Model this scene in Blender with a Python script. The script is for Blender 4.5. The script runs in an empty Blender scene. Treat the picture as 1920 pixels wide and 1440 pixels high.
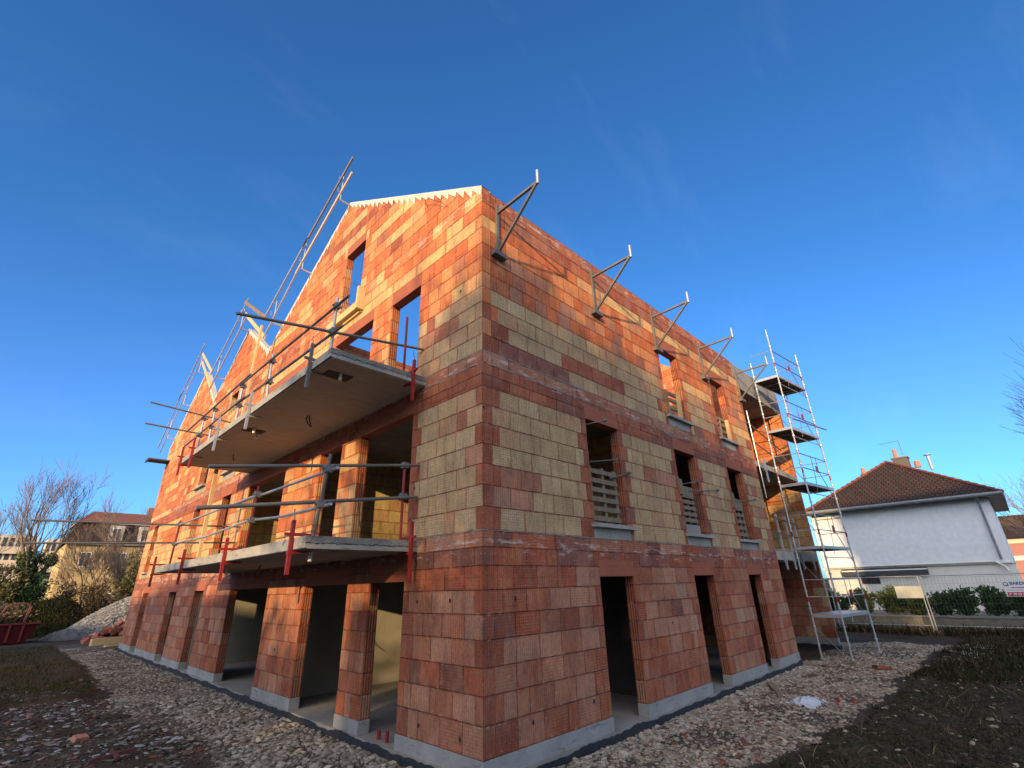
import bpy, math, random
import numpy as np
from mathutils import Vector, Matrix

# ------------------------------------------------------------------ camera, sky, sun, exposure
sc = bpy.context.scene
COL = sc.collection
R = math.radians
F_PX, YAW, PITCH, ROLL = 895.82, 0.778026, 0.399428, -0.0285635
CAM = Vector((-4.7706, -5.3760, 1.9760))
cam = bpy.data.cameras.new('camera'); camo = bpy.data.objects.new('camera', cam); COL.objects.link(camo)
cam.sensor_width = 36.0; cam.lens = 36.0 * F_PX / 1920.0; cam.clip_start = 0.05; cam.clip_end = 3000
fw = Vector((math.cos(PITCH) * math.cos(YAW), math.cos(PITCH) * math.sin(YAW), math.sin(PITCH)))
r0 = Vector((math.sin(YAW), -math.cos(YAW), 0)); u0 = r0.cross(fw)
rr = math.cos(ROLL) * r0 + math.sin(ROLL) * u0; uu = -math.sin(ROLL) * r0 + math.cos(ROLL) * u0
M = Matrix((rr, uu, -fw)).transposed().to_4x4(); M.translation = CAM
camo.matrix_world = M
sc.camera = camo

SUN_DIR = Vector((-2.10, -1.10, 0.50)).normalized()          # towards the sun
SUN_EL = math.asin(SUN_DIR.z); SUN_AZ = math.atan2(SUN_DIR.x, SUN_DIR.y)
SKY_TINT = (0.295, 0.655, 1.0); HORIZON = (0.20, 0.06, 0.55); SUN_SIDE_FILL = (8.2, 6.9, 5.4)   # clear winter air, pale horizon; warm sun-side glow added to lift the shade
w = bpy.data.worlds.new('World'); sc.world = w; w.use_nodes = True
nt = w.node_tree; nt.nodes.clear()
sky = nt.nodes.new('ShaderNodeTexSky'); sky.sky_type = 'NISHITA'; sky.sun_disc = False
sky.sun_elevation = SUN_EL; sky.sun_rotation = SUN_AZ
sky.altitude = 200; sky.air_density = 1.0; sky.dust_density = 0.6; sky.ozone_density = 2.6
bg = nt.nodes.new('ShaderNodeBackground'); bg.inputs[1].default_value = 0.15
ow = nt.nodes.new('ShaderNodeOutputWorld')
def wn(t, **k):
    n_ = nt.nodes.new(t)
    for a_, b_ in k.items(): setattr(n_, a_, b_)
    return n_
def wv(op, a_, b_):
    n_ = wn('ShaderNodeVectorMath', operation=op)
    for i_, x_ in enumerate((a_, b_)):
        if isinstance(x_, tuple): n_.inputs[i_].default_value = x_
        elif isinstance(x_, (int, float)): n_.inputs['Scale'].default_value = x_
        elif op == 'SCALE' and i_ == 1: nt.links.new(x_, n_.inputs['Scale'])
        else: nt.links.new(x_, n_.inputs[i_])
    return n_
tc = wn('ShaderNodeTexCoord').outputs['Generated']; nrm = wv('NORMALIZE', tc, (0, 0, 0)).outputs[0]
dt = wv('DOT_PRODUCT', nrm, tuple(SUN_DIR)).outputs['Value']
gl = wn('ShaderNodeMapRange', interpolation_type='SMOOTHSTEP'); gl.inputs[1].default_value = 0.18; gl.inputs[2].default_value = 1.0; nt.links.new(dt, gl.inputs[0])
spz = wn('ShaderNodeSeparateXYZ'); nt.links.new(nrm, spz.inputs[0])
hz = wn('ShaderNodeMapRange', interpolation_type='SMOOTHERSTEP'); hz.inputs[1].default_value = 0.62; hz.inputs[2].default_value = -0.05; nt.links.new(spz.outputs[2], hz.inputs[0])
tint = wv('MULTIPLY', sky.outputs[0], SKY_TINT).outputs[0]
hzc = wn('ShaderNodeVectorMath', operation='SCALE'); hzc.inputs[0].default_value = HORIZON; nt.links.new(hz.outputs[0], hzc.inputs['Scale'])
glc = wn('ShaderNodeVectorMath', operation='SCALE'); glc.inputs[0].default_value = SUN_SIDE_FILL; nt.links.new(gl.outputs[0], glc.inputs['Scale'])
cn = wn('ShaderNodeTexNoise'); cm_ = wn('ShaderNodeMapping'); cm_.inputs['Scale'].default_value = (1.2, 5.0, 2.2); cm_.inputs['Rotation'].default_value = (0.5, 0.3, 0.9)
nt.links.new(nrm, cm_.inputs[0]); nt.links.new(cm_.outputs[0], cn.inputs['Vector']); cn.inputs['Scale'].default_value = 1.6; cn.inputs['Detail'].default_value = 7; cn.inputs['Roughness'].default_value = 0.62
cr = wn('ShaderNodeMapRange'); cr.inputs[1].default_value = 0.52; cr.inputs[2].default_value = 0.80; cr.inputs[4].default_value = 0.12; nt.links.new(cn.outputs[0], cr.inputs[0])
crc = wn('ShaderNodeVectorMath', operation='SCALE'); crc.inputs[0].default_value = (1.0, 1.0, 1.0); nt.links.new(cr.outputs[0], crc.inputs['Scale'])
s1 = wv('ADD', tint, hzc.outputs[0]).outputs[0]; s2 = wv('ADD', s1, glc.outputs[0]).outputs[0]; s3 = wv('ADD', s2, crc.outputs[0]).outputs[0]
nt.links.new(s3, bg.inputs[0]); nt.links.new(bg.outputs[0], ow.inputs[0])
sl = bpy.data.lights.new('sun', 'SUN'); sl.energy = 3.35; sl.angle = R(0.5); sl.color = (1.0, 0.67, 0.34)
so = bpy.data.objects.new('sun', sl); COL.objects.link(so)
so.rotation_euler = (-SUN_DIR).to_track_quat('-Z', 'Y').to_euler(); so.location = (-40, -30, 40)
sc.view_settings.view_transform = 'Standard'; sc.view_settings.look = 'None'
sc.view_settings.exposure = 0.9; sc.view_settings.gamma = 1.0
sc.cycles.max_bounces = 8; sc.cycles.diffuse_bounces = 5; sc.cycles.transparent_max_bounces = 8
try: sc.cycles.use_denoising = True
except Exception: pass
rng = random.Random(7)

# ------------------------------------------------------------------ helpers
def tag(o, label=None, cat=None, group=None, kind=None):
    if label: o['label'] = label
    if cat: o['category'] = cat
    if group: o['group'] = group
    if kind: o['kind'] = kind
    return o
def empty(name, loc=(0, 0, 0), label=None, cat=None, group=None, kind=None, rz=0):
    o = bpy.data.objects.new(name, None); COL.objects.link(o); o.location = loc; o.rotation_euler = (0, 0, rz)
    o.empty_display_size = 0.2
    return tag(o, label, cat, group, kind)
def copy_tree(o, parent=None):
    c = o.copy(); COL.objects.link(c); c.parent = parent
    for ch in list(o.children):
        copy_tree(ch, c)
    return c

class MB:
    """collects geometry in local coordinates, builds ONE mesh object"""
    def __init__(s):
        s.v = []; s.f = []; s.c = []; s.uv = []; s.blk = []; s.usec = False; s.useuv = False
    def poly(s, pts, col=None, uv=None, blk=None):
        n = len(s.v); s.v += [tuple(p) for p in pts]; s.f.append(tuple(range(n, n + len(pts))))
        k = len(pts)
        if col is not None: s.usec = True
        if uv is not None: s.useuv = True
        s.c += [(col if col is not None else (1, 1, 1, 0))] * k
        s.uv += (uv if uv is not None else [(0, 0)] * k)
        s.blk += (blk if blk is not None else [(0.5, 0.5)] * k)
    def mesh(s, verts, faces, col=None):
        n = len(s.v); s.v += [tuple(p) for p in verts]
        if col is not None: s.usec = True
        for f in faces:
            s.f.append(tuple(n + i for i in f)); k = len(f)
            s.c += [(col if col is not None else (1, 1, 1, 0))] * k; s.uv += [(0, 0)] * k; s.blk += [(0.5, 0.5)] * k
    def box(s, a, b, col=None, m=None):
        x0, y0, z0 = a; x1, y1, z1 = b
        vs = [(x0, y0, z0), (x1, y0, z0), (x1, y1, z0), (x0, y1, z0), (x0, y0, z1), (x1, y0, z1), (x1, y1, z1), (x0, y1, z1)]
        if m is not None: vs = [m @ Vector(p) for p in vs]
        s.mesh(vs, [(0, 3, 2, 1), (4, 5, 6, 7), (0, 1, 5, 4), (1, 2, 6, 5), (2, 3, 7, 6), (3, 0, 4, 7)], col)
        return s
    def bar(s, p, q, wd, hg, up=(0, 0, 1), col=None):
        p = Vector(p); q = Vector(q); d = (q - p); L = d.length; d.normalize(); up = Vector(up)
        if abs(d.dot(up)) > 0.98: up = Vector((1, 0, 0)) if abs(d.x) < 0.9 else Vector((0, 1, 0))
        x = d.cross(up).normalized(); y = x.cross(d)
        vs = []
        for t in (p, q):
            for a, b in ((-1, -1), (1, -1), (1, 1), (-1, 1)): vs.append(t + x * a * wd / 2 + y * b * hg / 2)
        s.mesh(vs, [(0, 1, 2, 3), (7, 6, 5, 4), (0, 4, 5, 1), (1, 5, 6, 2), (2, 6, 7, 3), (3, 7, 4, 0)], col)
        return s
    def tube(s, pts, r, n=8, r2=None, caps=True, col=None):
        pts = [Vector(p) for p in pts]; k = len(pts); vs = []; fs = []
        up = None
        for i, p in enumerate(pts):
            d = (pts[min(i + 1, k - 1)] - pts[max(i - 1, 0)]).normalized()
            if up is None:
                up = Vector((0, 0, 1)) if abs(d.z) < 0.9 else Vector((1, 0, 0))
            x = d.cross(up).normalized(); up = x.cross(d).normalized()
            rad = r[i] if isinstance(r, (list, tuple)) else (r if r2 is None else r + (r2 - r) * i / (k - 1))
            for j in range(n):
                a = 2 * math.pi * j / n
                vs.append(p + x * math.cos(a) * rad + up * math.sin(a) * rad)
        for i in range(k - 1):
            for j in range(n):
                a = i * n + j; b = i * n + (j + 1) % n
                fs.append((a, b, b + n, a + n))
        if caps:
            fs.append(tuple(range(n - 1, -1, -1))); fs.append(tuple(range((k - 1) * n, k * n)))
        s.mesh(vs, fs, col)
        return s
    def build(s, name, mat, parent=None, smooth=False):
        me = bpy.data.meshes.new(name); me.from_pydata(s.v, [], s.f)
        if s.usec:
            a = me.color_attributes.new('Col', 'FLOAT_COLOR', 'CORNER')
            arr = np.array([(c if len(c) == 4 else (*c, 0)) for c in s.c], dtype=np.float32).ravel(); a.data.foreach_set('color', arr)
        if s.useuv:
            u = me.uv_layers.new(name='wall'); u.data.foreach_set('uv', np.array(s.uv, dtype=np.float32).ravel())
            u = me.uv_layers.new(name='blk'); u.data.foreach_set('uv', np.array(s.blk, dtype=np.float32).ravel())
        me.materials.append(mat)
        if smooth: me.polygons.foreach_set('use_smooth', [True] * len(me.polygons))
        me.update()
        o = bpy.data.objects.new(name, me); COL.objects.link(o)
        if parent: o.parent = parent
        return o

# ------------------------------------------------------------------ materials
class N:
    def __init__(s, name, rough=0.8, spec=0.3, metal=0.0):
        s.m = bpy.data.materials.new(name); s.m.use_nodes = True; s.t = s.m.node_tree
        s.b = s.t.nodes['Principled BSDF']; s.b.inputs['Roughness'].default_value = rough
        s.b.inputs['Specular IOR Level'].default_value = spec; s.b.inputs['Metallic'].default_value = metal
        s._co = None
    def n(s, typ, **kw):
        nd = s.t.nodes.new(typ)
        for k, v in kw.items(): setattr(nd, k, v)
        return nd
    def l(s, a, b): s.t.links.new(a, b)
    def co(s):
        if s._co is None: s._co = s.n('ShaderNodeTexCoord').outputs['Object']
        return s._co
    def mapping(s, src, scale=(1, 1, 1), loc=(0, 0, 0)):
        m = s.n('ShaderNodeMapping'); m.inputs['Scale'].default_value = scale; m.inputs['Location'].default_value = loc
        s.l(src, m.inputs[0]); return m.outputs[0]
    def noise(s, src, scale, detail=4, rough=0.55):
        a = s.n('ShaderNodeTexNoise'); a.inputs['Scale'].default_value = scale; a.inputs['Detail'].default_value = detail
        a.inputs['Roughness'].default_value = rough; s.l(src, a.inputs['Vector']); return a.outputs[0]
    def ramp(s, src, a, b, lo=0.0, hi=1.0):
        m = s.n('ShaderNodeMapRange'); m.inputs[1].default_value = a; m.inputs[2].default_value = b
        m.inputs[3].default_value = lo; m.inputs[4].default_value = hi; s.l(src, m.inputs[0]); return m.outputs[0]
    def math(s, op, a, b=None):
        m = s.n('ShaderNodeMath', operation=op)
        for i, x in enumerate((a, b)):
            if x is None: continue
            if isinstance(x, (int, float)): m.inputs[i].default_value = x
            else: s.l(x, m.inputs[i])
        return m.outputs[0]
    def mix(s, fac, a, b, mode='MIX'):
        m = s.n('ShaderNodeMix', data_type='RGBA', blend_type=mode)
        for idx, x in ((0, fac), (6, a), (7, b)):
            if isinstance(x, (int, float)): m.inputs[idx].default_value = x
            elif isinstance(x, tuple): m.inputs[idx].default_value = (*x[:3], 1)
            else: s.l(x, m.inputs[idx])
        return m.outputs[2]
    def mul(s, col, fac):
        m = s.n('ShaderNodeVectorMath', operation='SCALE')
        if isinstance(col, tuple): m.inputs[0].default_value = col[:3]
        else: s.l(col, m.inputs[0])
        if isinstance(fac, (int, float)): m.inputs['Scale'].default_value = fac
        else: s.l(fac, m.inputs['Scale'])
        return m.outputs[0]
    def out(s, col, bump=None, bstr=0.3, bdist=0.01):
        if isinstance(col, tuple): s.b.inputs['Base Color'].default_value = (*col, 1)
        else: s.l(col, s.b.inputs['Base Color'])
        if bump is not None:
            bn = s.n('ShaderNodeBump'); bn.inputs['Strength'].default_value = bstr; bn.inputs['Distance'].default_value = bdist
            s.l(bump, bn.inputs['Height']); s.l(bn.outputs[0], s.b.inputs['Normal'])
        return s.m

def simple(name, c1, c2, scale=6, rough=0.8, spec=0.3, metal=0.0, bstr=0.25, bdist=0.01, detail=6, stretch=(1, 1, 1)):
    k = N(name, rough, spec, metal)
    co = k.mapping(k.co(), stretch)
    n1 = k.noise(co, scale, detail); n2 = k.noise(co, scale * (5.3 if bstr > 0.3 else 2.4), 4)
    f = k.ramp(k.math('ADD', k.math('MULTIPLY', n1, 0.7), k.math('MULTIPLY', n2, 0.3)), 0.33, 0.67)
    return k.out(k.mix(f, c1, c2), n2 if bstr > 0.2 else None, bstr, bdist)

def mat_brick():
    k = N('terracotta_block', 0.82, 0.25)
    at = k.n('ShaderNodeAttribute', attribute_name='Col'); col = at.outputs['Color']; typ = at.outputs['Alpha']
    uvw = k.n('ShaderNodeUVMap', uv_map='wall').outputs[0]; uvb = k.n('ShaderNodeUVMap', uv_map='blk').outputs[0]
    sp = k.n('ShaderNodeSeparateXYZ'); k.l(uvw, sp.inputs[0]); sb = k.n('ShaderNodeSeparateXYZ'); k.l(uvb, sb.inputs[0])
    u, z = sp.outputs[0], sp.outputs[1]
    # wall weathering
    big = k.noise(k.mapping(uvw, (1, 1, 1)), 1.7, 5)
    fine = k.noise(k.mapping(uvw, (1, 1, 1)), 22, 5, 0.7)
    strk = k.noise(k.mapping(uvw, (9, 1.6, 1)), 1.0, 4, 0.6)
    c = k.mul(col, k.ramp(big, 0.3, 0.7, 0.80, 1.16))
    c = k.mul(c, k.ramp(fine, 0.3, 0.7, 0.74, 1.24))
    c = k.mul(c, k.ramp(strk, 0.3, 0.7, 0.86, 1.12))
    # ribs
    def ribs(src, per):
        return k.math('SINE', k.math('MULTIPLY', src, 2 * math.pi / per))
    rv = ribs(u, 0.042); rh = ribs(z, 0.040)
    isv = k.math('LESS_THAN', typ, 0.75); ish = k.math('MULTIPLY', k.math('GREATER_THAN', typ, 0.25), k.math('LESS_THAN', typ, 1.5)); isg = k.math('GREATER_THAN', typ, 1.5)
    rib = k.math('ADD', k.math('MULTIPLY', rv, isv), k.math('MULTIPLY', rh, ish))
    ribn = k.math('MULTIPLY', rib, k.ramp(k.noise(uvw, 2.3, 2), 0.35, 0.6, 0.35, 1.0))
    c = k.mul(c, k.ramp(ribn, -1, 1, 0.76, 1.10))
    c = k.mul(c, k.ramp(k.math('MULTIPLY', isg, k.math('SINE', k.math('MULTIPLY', u, 2 * math.pi / 0.05))), -1, 1, 0.40, 1.6))
    exr = k.math('MULTIPLY', k.math('MINIMUM', sb.outputs[0], k.math('SUBTRACT', 1.0, sb.outputs[0])), 0.5)
    ezr = k.math('MULTIPLY', k.math('MINIMUM', sb.outputs[1], k.math('SUBTRACT', 1.0, sb.outputs[1])), 0.32)
    rim = k.ramp(k.math('ADD', k.math('MINIMUM', exr, ezr), k.ramp(k.noise(uvw, 5, 4), 0.3, 0.7, -0.02, 0.02)), 0.008, 0.034, 1.0, 0.0)
    rimc = k.n('ShaderNodeVectorMath', operation='MULTIPLY'); k.l(c, rimc.inputs[0]); rimc.inputs[1].default_value = (0.86, 0.52, 0.46)
    c = k.mix(k.math('MULTIPLY', rim, 0.55), c, rimc.outputs[0])
    mot = k.ramp(k.noise(k.mapping(uvw, (3.2, 2.2, 1), (1, 8, 0)), 1.3, 6, 0.65), 0.50, 0.68, 0.0, 0.26)
    c = k.mix(mot, c, (0.46, 0.29, 0.17))
    drk = k.ramp(k.math('ADD', k.ramp(z, 0.0, 2.8, 0.05, 0.0), k.noise(k.mapping(uvw, (4.5, 1.3, 1), (6, 2, 0)), 1.5, 6, 0.65)), 0.52, 0.70, 0.0, 0.55)
    c = k.mix(drk, c, k.mul(c, 0.52))
    dust = k.ramp(k.math('ADD', k.ramp(z, 0.0, 2.9, 0.10, 0.0), k.noise(k.mapping(uvw, (1.0, 1.4, 1), (11, 3, 0)), 1.3, 8, 0.7)), 0.54, 0.78, 0.0, 0.34)
    c = k.mix(dust, c, (0.20, 0.115, 0.08))
    # lime bloom, mostly along the floor bands
    zb = None
    for zc in (2.55, 5.5, 9.06):
        d = k.ramp(k.math('ABSOLUTE', k.math('SUBTRACT', z, zc)), 0.03, 0.40, 0.17, 0.0)
        zb = d if zb is None else k.math('ADD', zb, d)
    wn = k.noise(k.mapping(uvw, (1.5, 6.0, 1), (3, 1, 0)), 1.9, 8, 0.66)
    wf = k.ramp(k.math('ADD', wn, zb), 0.69, 0.80, 0.0, 0.62)
    c = k.mix(wf, c, (0.62, 0.50, 0.43))
    wf2 = k.ramp(k.noise(k.mapping(uvw, (7, 1.1, 1), (9, 4, 0)), 1.2, 5, 0.6), 0.72, 0.78, 0.0, 0.7)
    c = k.mix(wf2, c, (0.66, 0.56, 0.50))
    # grey smudges
    cb = k.math('MULTIPLY', k.ramp(u, 0.0, 0.8, 0.30, 0.0), k.ramp(k.math('ABSOLUTE', k.math('SUBTRACT', z, 1.45)), 0.05, 0.5, 1.0, 0.0))
    gf = k.ramp(k.math('ADD', cb, k.noise(k.mapping(uvw, (1.6, 1.2, 1), (5, 7, 0)), 1.6, 7, 0.68)), 0.66, 0.82, 0.0, 0.6)
    c = k.mix(gf, c, (0.10, 0.085, 0.08))
    # joints
    def edge(x, half): 
        m = k.math('MINIMUM', x, k.math('SUBTRACT', 1.0, x))
        return m
    ex = k.math('MULTIPLY', edge(sb.outputs[0], 0), 0.5); ez = k.math('MULTIPLY', edge(sb.outputs[1], 0), 0.32)
    jn = k.ramp(k.noise(uvw, 7, 4), 0.3, 0.7, -0.0035, 0.0035)
    jx = k.ramp(k.math('ADD', ex, jn), 0.002, 0.008, 1.0, 0.0)
    jz = k.ramp(k.math('ADD', ez, jn), 0.0035, 0.011, 1.0, 0.0)
    j = k.math('MAXIMUM', k.math('MULTIPLY', jx, 0.75), jz)
    jc = k.mul(c, 0.40)
    c = k.mix(k.math('MULTIPLY', j, k.ramp(k.noise(uvw, 3.1, 4), 0.35, 0.65, 0.45, 1.0)), c, jc)
    smn = k.noise(k.mapping(uvw, (2.2, 6.5, 1), (2, 5, 0)), 2.6, 9, 0.75)
    smf = k.math('MULTIPLY', k.ramp(k.math('MINIMUM', ez, ex), 0.004, 0.060, 1.0, 0.0), k.ramp(smn, 0.55, 0.64, 0.0, 0.55))
    c = k.mix(smf, c, (0.52, 0.40, 0.31))
    spk = k.ramp(k.noise(k.mapping(uvw, (1, 1, 1), (7, 7, 0)), 34, 3, 0.6), 0.64, 0.72, 0.0, 0.45)
    c = k.mix(spk, c, (0.58, 0.46, 0.36))
    pit = k.ramp(k.noise(k.mapping(uvw, (1, 1, 1), (17, 2, 0)), 28, 3, 0.6), 0.66, 0.72, 0.0, 0.6)
    c = k.mix(pit, c, k.mul(c, 0.4))
    # pale rim round many blocks
    h = k.math('ADD', k.math('MULTIPLY', ribn, 0.25), k.math('ADD', k.math('MULTIPLY', j, -2.4), k.math('MULTIPLY', fine, 0.6)))
    return k.out(c, h, 0.55, 0.006)

MT = {}
MT['brick'] = mat_brick()
MT['lintel'] = simple('lintel_clay', (0.29, 0.085, 0.05), (0.36, 0.125, 0.07), 3, 0.85, 0.2, stretch=(1, 1, 9))
def mat_concrete(name, a, b, dark=0.4):
    k = N(name, 0.88, 0.2)
    co = k.co(); n1 = k.noise(co, 1.6, 7, 0.6); n2 = k.noise(co, 30, 5, 0.7); n3 = k.noise(k.mapping(co, (2, 2, 9)), 1.2, 5, 0.6)
    c = k.mix(k.ramp(n1, 0.3, 0.7), a, b)
    c = k.mul(c, k.ramp(n2, 0.3, 0.7, 0.88, 1.1))
    c = k.mix(k.ramp(n3, 0.58, 0.72, 0, dark), c, tuple(x * 0.35 for x in a))
    return k.out(c, n2, 0.4, 0.006)
MT['concrete'] = mat_concrete('concrete', (0.20, 0.19, 0.17), (0.30, 0.285, 0.26))
MT['slab'] = mat_concrete('slab_concrete', (0.235, 0.23, 0.20), (0.38, 0.365, 0.315), 0.7)
MT['plinth'] = mat_concrete('plinth_concrete', (0.22, 0.225, 0.21), (0.345, 0.345, 0.325), 0.75)
MT['cwall'] = mat_concrete('wall_concrete', (0.24, 0.225, 0.175), (0.32, 0.30, 0.23), 0.2)
MT['coping'] = mat_concrete('coping_mortar', (0.50, 0.45, 0.36), (0.62, 0.57, 0.47), 0.3)
MT['bitumen'] = simple('bitumen', (0.012, 0.013, 0.016), (0.03, 0.032, 0.037), 9, 0.55, 0.4, bstr=0.5, bdist=0.02)
MT['steel'] = simple('galvanised_steel', (0.36, 0.37, 0.37), (0.50, 0.50, 0.49), 2.5, 0.42, 0.5, 0.55, bstr=0.04)
MT['dsteel'] = simple('weathered_steel', (0.12, 0.12, 0.11), (0.20, 0.19, 0.165), 2.2, 0.5, 0.4, 0.35, bstr=0.05)
MT['red'] = simple('red_paint', (0.20, 0.012, 0.012), (0.29, 0.022, 0.016), 8, 0.5, 0.4, bstr=0.15)
MT['redrust'] = simple('rusty_red_paint', (0.11, 0.02, 0.018), (0.20, 0.028, 0.02), 8, 0.6, 0.3, bstr=0.15)
MT['wood'] = simple('pine_timber', (0.50, 0.33, 0.14), (0.66, 0.47, 0.23), 3, 0.75, 0.25, stretch=(6, 6, 1.2))
MT['gwood'] = simple('weathered_timber', (0.14, 0.105, 0.07), (0.27, 0.205, 0.135), 5, 0.85, 0.2, stretch=(5, 5, 1))
MT['deck'] = simple('deck_underside', (0.045, 0.04, 0.035), (0.09, 0.08, 0.07), 5, 0.8, 0.2)
MT['render'] = simple('white_render', (0.64, 0.66, 0.68), (0.76, 0.78, 0.80), 4, 0.9, 0.15, bstr=0.6, bdist=0.02)
MT['lrender'] = simple('cream_render', (0.62, 0.61, 0.55), (0.70, 0.69, 0.62), 3, 0.9, 0.15, bstr=0.2)
MT['dark'] = simple('dark_grey_metal', (0.035, 0.04, 0.05), (0.06, 0.065, 0.075), 5, 0.5, 0.4)
MT['gutter'] = simple('grey_gutter', (0.16, 0.17, 0.18), (0.23, 0.24, 0.25), 5, 0.5, 0.4)
MT['black'] = simple('black_rubber', (0.012, 0.012, 0.012), (0.03, 0.03, 0.03), 9, 0.6, 0.4)
MT['white'] = simple('white_plastic', (0.72, 0.72, 0.68), (0.80, 0.79, 0.74), 4, 0.5, 0.4, bstr=0.05)
MT['bark'] = simple('bark', (0.12, 0.085, 0.06), (0.24, 0.18, 0.13), 7, 0.9, 0.15, bstr=0.6, bdist=0.02, stretch=(2, 2, 0.6))
MT['twig'] = simple('twig_bark', (0.15, 0.11, 0.085), (0.27, 0.20, 0.15), 3, 0.9, 0.15)
MT['stonewall'] = simple('old_wall', (0.13, 0.12, 0.095), (0.24, 0.22, 0.17), 4, 0.9, 0.15, bstr=0.8, bdist=0.03)

def mat_vcol(name, rough=0.8, spec=0.25, sub=0.0, bscale=40):
    k = N(name, rough, spec)
    at = k.n('ShaderNodeAttribute', attribute_name='Col'); n = k.noise(k.co(), bscale, 4)
    c = k.mul(at.outputs['Color'], k.ramp(n, 0.3, 0.7, 0.82, 1.15))
    return k.out(c, n, 0.3, 0.01)
MT['vcol'] = mat_vcol('painted_mixed'); MT['leaf'] = mat_vcol('leaf_mixed', 0.6, 0.25); MT['grass'] = mat_vcol('grass_mixed', 0.95, 0.03); MT['stone'] = mat_vcol('limestone_rubble', 0.9, 0.15)

def mat_tiles():
    k = N('clay_roof_tiles', 0.85, 0.2)
    uvw = k.n('ShaderNodeUVMap', uv_map='wall').outputs[0]
    br = k.n('ShaderNodeTexBrick'); k.l(uvw, br.inputs['Vector']); br.offset = 0.5
    br.inputs['Scale'].default_value = 1.0; br.inputs['Brick Width'].default_value = 0.24; br.inputs['Row Height'].default_value = 0.30
    br.inputs['Mortar Size'].default_value = 0.028; br.inputs['Mortar Smooth'].default_value = 0.6
    br.inputs['Color1'].default_value = (0.075, 0.035, 0.025, 1); br.inputs['Color2'].default_value = (0.042, 0.027, 0.022, 1)
    br.inputs['Mortar'].default_value = (0.02, 0.013, 0.01, 1)
    n = k.noise(uvw, 0.9, 6, 0.65)
    c = k.mix(k.ramp(n, 0.42, 0.66, 0, 0.75), br.outputs['Color'], (0.045, 0.038, 0.03))
    c = k.mul(c, k.ramp(k.noise(uvw, 14, 4), 0.3, 0.7, 0.7, 1.3))
    h = k.math('SUBTRACT', 1.0, br.outputs['Fac'])
    return k.out(c, h, 1.0, 0.05)
MT['tiles'] = mat_tiles()

def mat_ground():
    k = N('site_ground', 0.95, 0.1)
    at = k.n('ShaderNodeAttribute', attribute_name='Col'); sp = k.n('ShaderNodeSeparateColor'); k.l(at.outputs['Color'], sp.inputs[0])
    co = k.co()
    n1 = k.noise(co, 0.55, 6, 0.6); n2 = k.noise(co, 7, 6, 0.7); n3 = k.noise(co, 38, 4, 0.7)
    soil = k.mix(k.ramp(n1, 0.35, 0.65), (0.034, 0.026, 0.018), (0.075, 0.057, 0.040))
    soil = k.mix(k.ramp(n2, 0.55, 0.68, 0, 0.75), soil, (0.13, 0.115, 0.09))
    v = k.n('ShaderNodeTexVoronoi'); v.inputs['Scale'].default_value = 17; k.l(co, v.inputs['Vector'])
    grav = k.mix(k.ramp(v.outputs['Distance'], 0.1, 0.55), (0.20, 0.175, 0.135), (0.075, 0.062, 0.048))
    grav = k.mul(grav, k.ramp(n2, 0.3, 0.7, 0.7, 1.2))
    redd = k.ramp(k.noise(k.mapping(co, (1, 1, 1), (4, 9, 0)), 0.9, 4), 0.60, 0.70, 0, 0.7)
    grav = k.mix(redd, grav, (0.20, 0.085, 0.05))
    grass = k.mix(k.ramp(n2, 0.35, 0.65), (0.028, 0.030, 0.014), (0.082, 0.062, 0.040))
    c = k.mix(sp.outputs[0], soil, grav); c = k.mix(sp.outputs[1], c, grass)
    c = k.mul(c, k.ramp(n3, 0.3, 0.7, 0.75, 1.25))
    h = k.math('ADD', k.math('MULTIPLY', n2, 1.0), k.math('MULTIPLY', n3, 0.4))
    return k.out(c, h, 0.9, 0.05)
MT['ground'] = mat_ground()

# ------------------------------------------------------------------ masonry wall builder
RED = [(0.34, 0.085, 0.038), (0.38, 0.11, 0.05), (0.29, 0.07, 0.034)]
PINK = [(0.40, 0.165, 0.09), (0.44, 0.205, 0.12), (0.38, 0.135, 0.072)]
TAN = [(0.49, 0.34, 0.17), (0.46, 0.31, 0.155), (0.50, 0.355, 0.185), (0.47, 0.28, 0.145)]
ORG = [(0.60, 0.19, 0.06), (0.56, 0.15, 0.045), (0.63, 0.24, 0.085), (0.52, 0.13, 0.04)]
PALE = [(0.68, 0.38, 0.15), (0.64, 0.33, 0.14), (0.66, 0.42, 0.17)]
PURP = [(0.22, 0.075, 0.05), (0.26, 0.095, 0.065)]
LASTK = {}
def pick(r, opts):
    # blocks come off one pallet after another: the kind often stays the same for a run
    key = id(opts) if False else tuple(id(l_) for _, l_ in opts)
    if key in LASTK and r.random() < 0.55: return soft(r.choice(LASTK[key]))
    t = sum(w_ for w_, _ in opts); x = r.random() * t
    for w_, lst in opts:
        x -= w_
        if x <= 0:
            LASTK[key] = lst; return soft(r.choice(lst))
    return opts[-1][1][0]
def soft(c, k=0.12, m=(0.43, 0.205, 0.105)): return tuple(a * (1 - k) + b * k for a, b in zip(c, m))
C_GF = [-0.0, 0.35, 0.67, 0.985, 1.31, 1.62, 1.93, 2.25, 2.50, 2.74]
C_F1 = [2.74, 3.07, 3.39, 3.71, 4.03, 4.36, 4.68, 5.00, 5.215, 5.43, 5.66]
C_F2 = [5.66, 5.96, 6.285, 6.61, 6.93, 7.255, 7.57, 7.89, 8.255, 8.555, 8.885, 9.22]
C_GB = [9.22 + 0.325 * i for i in range(1, 15)]
def mkcourses(lst):
    return [(lst[i], lst[i + 1]) for i in range(len(lst) - 1)]
COURSES = mkcourses(C_GF + C_F1[1:] + C_F2[1:] + C_GB)
BANDS = {2.50: 'band', 5.43: 'band', 8.255: 'band2'}

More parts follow.
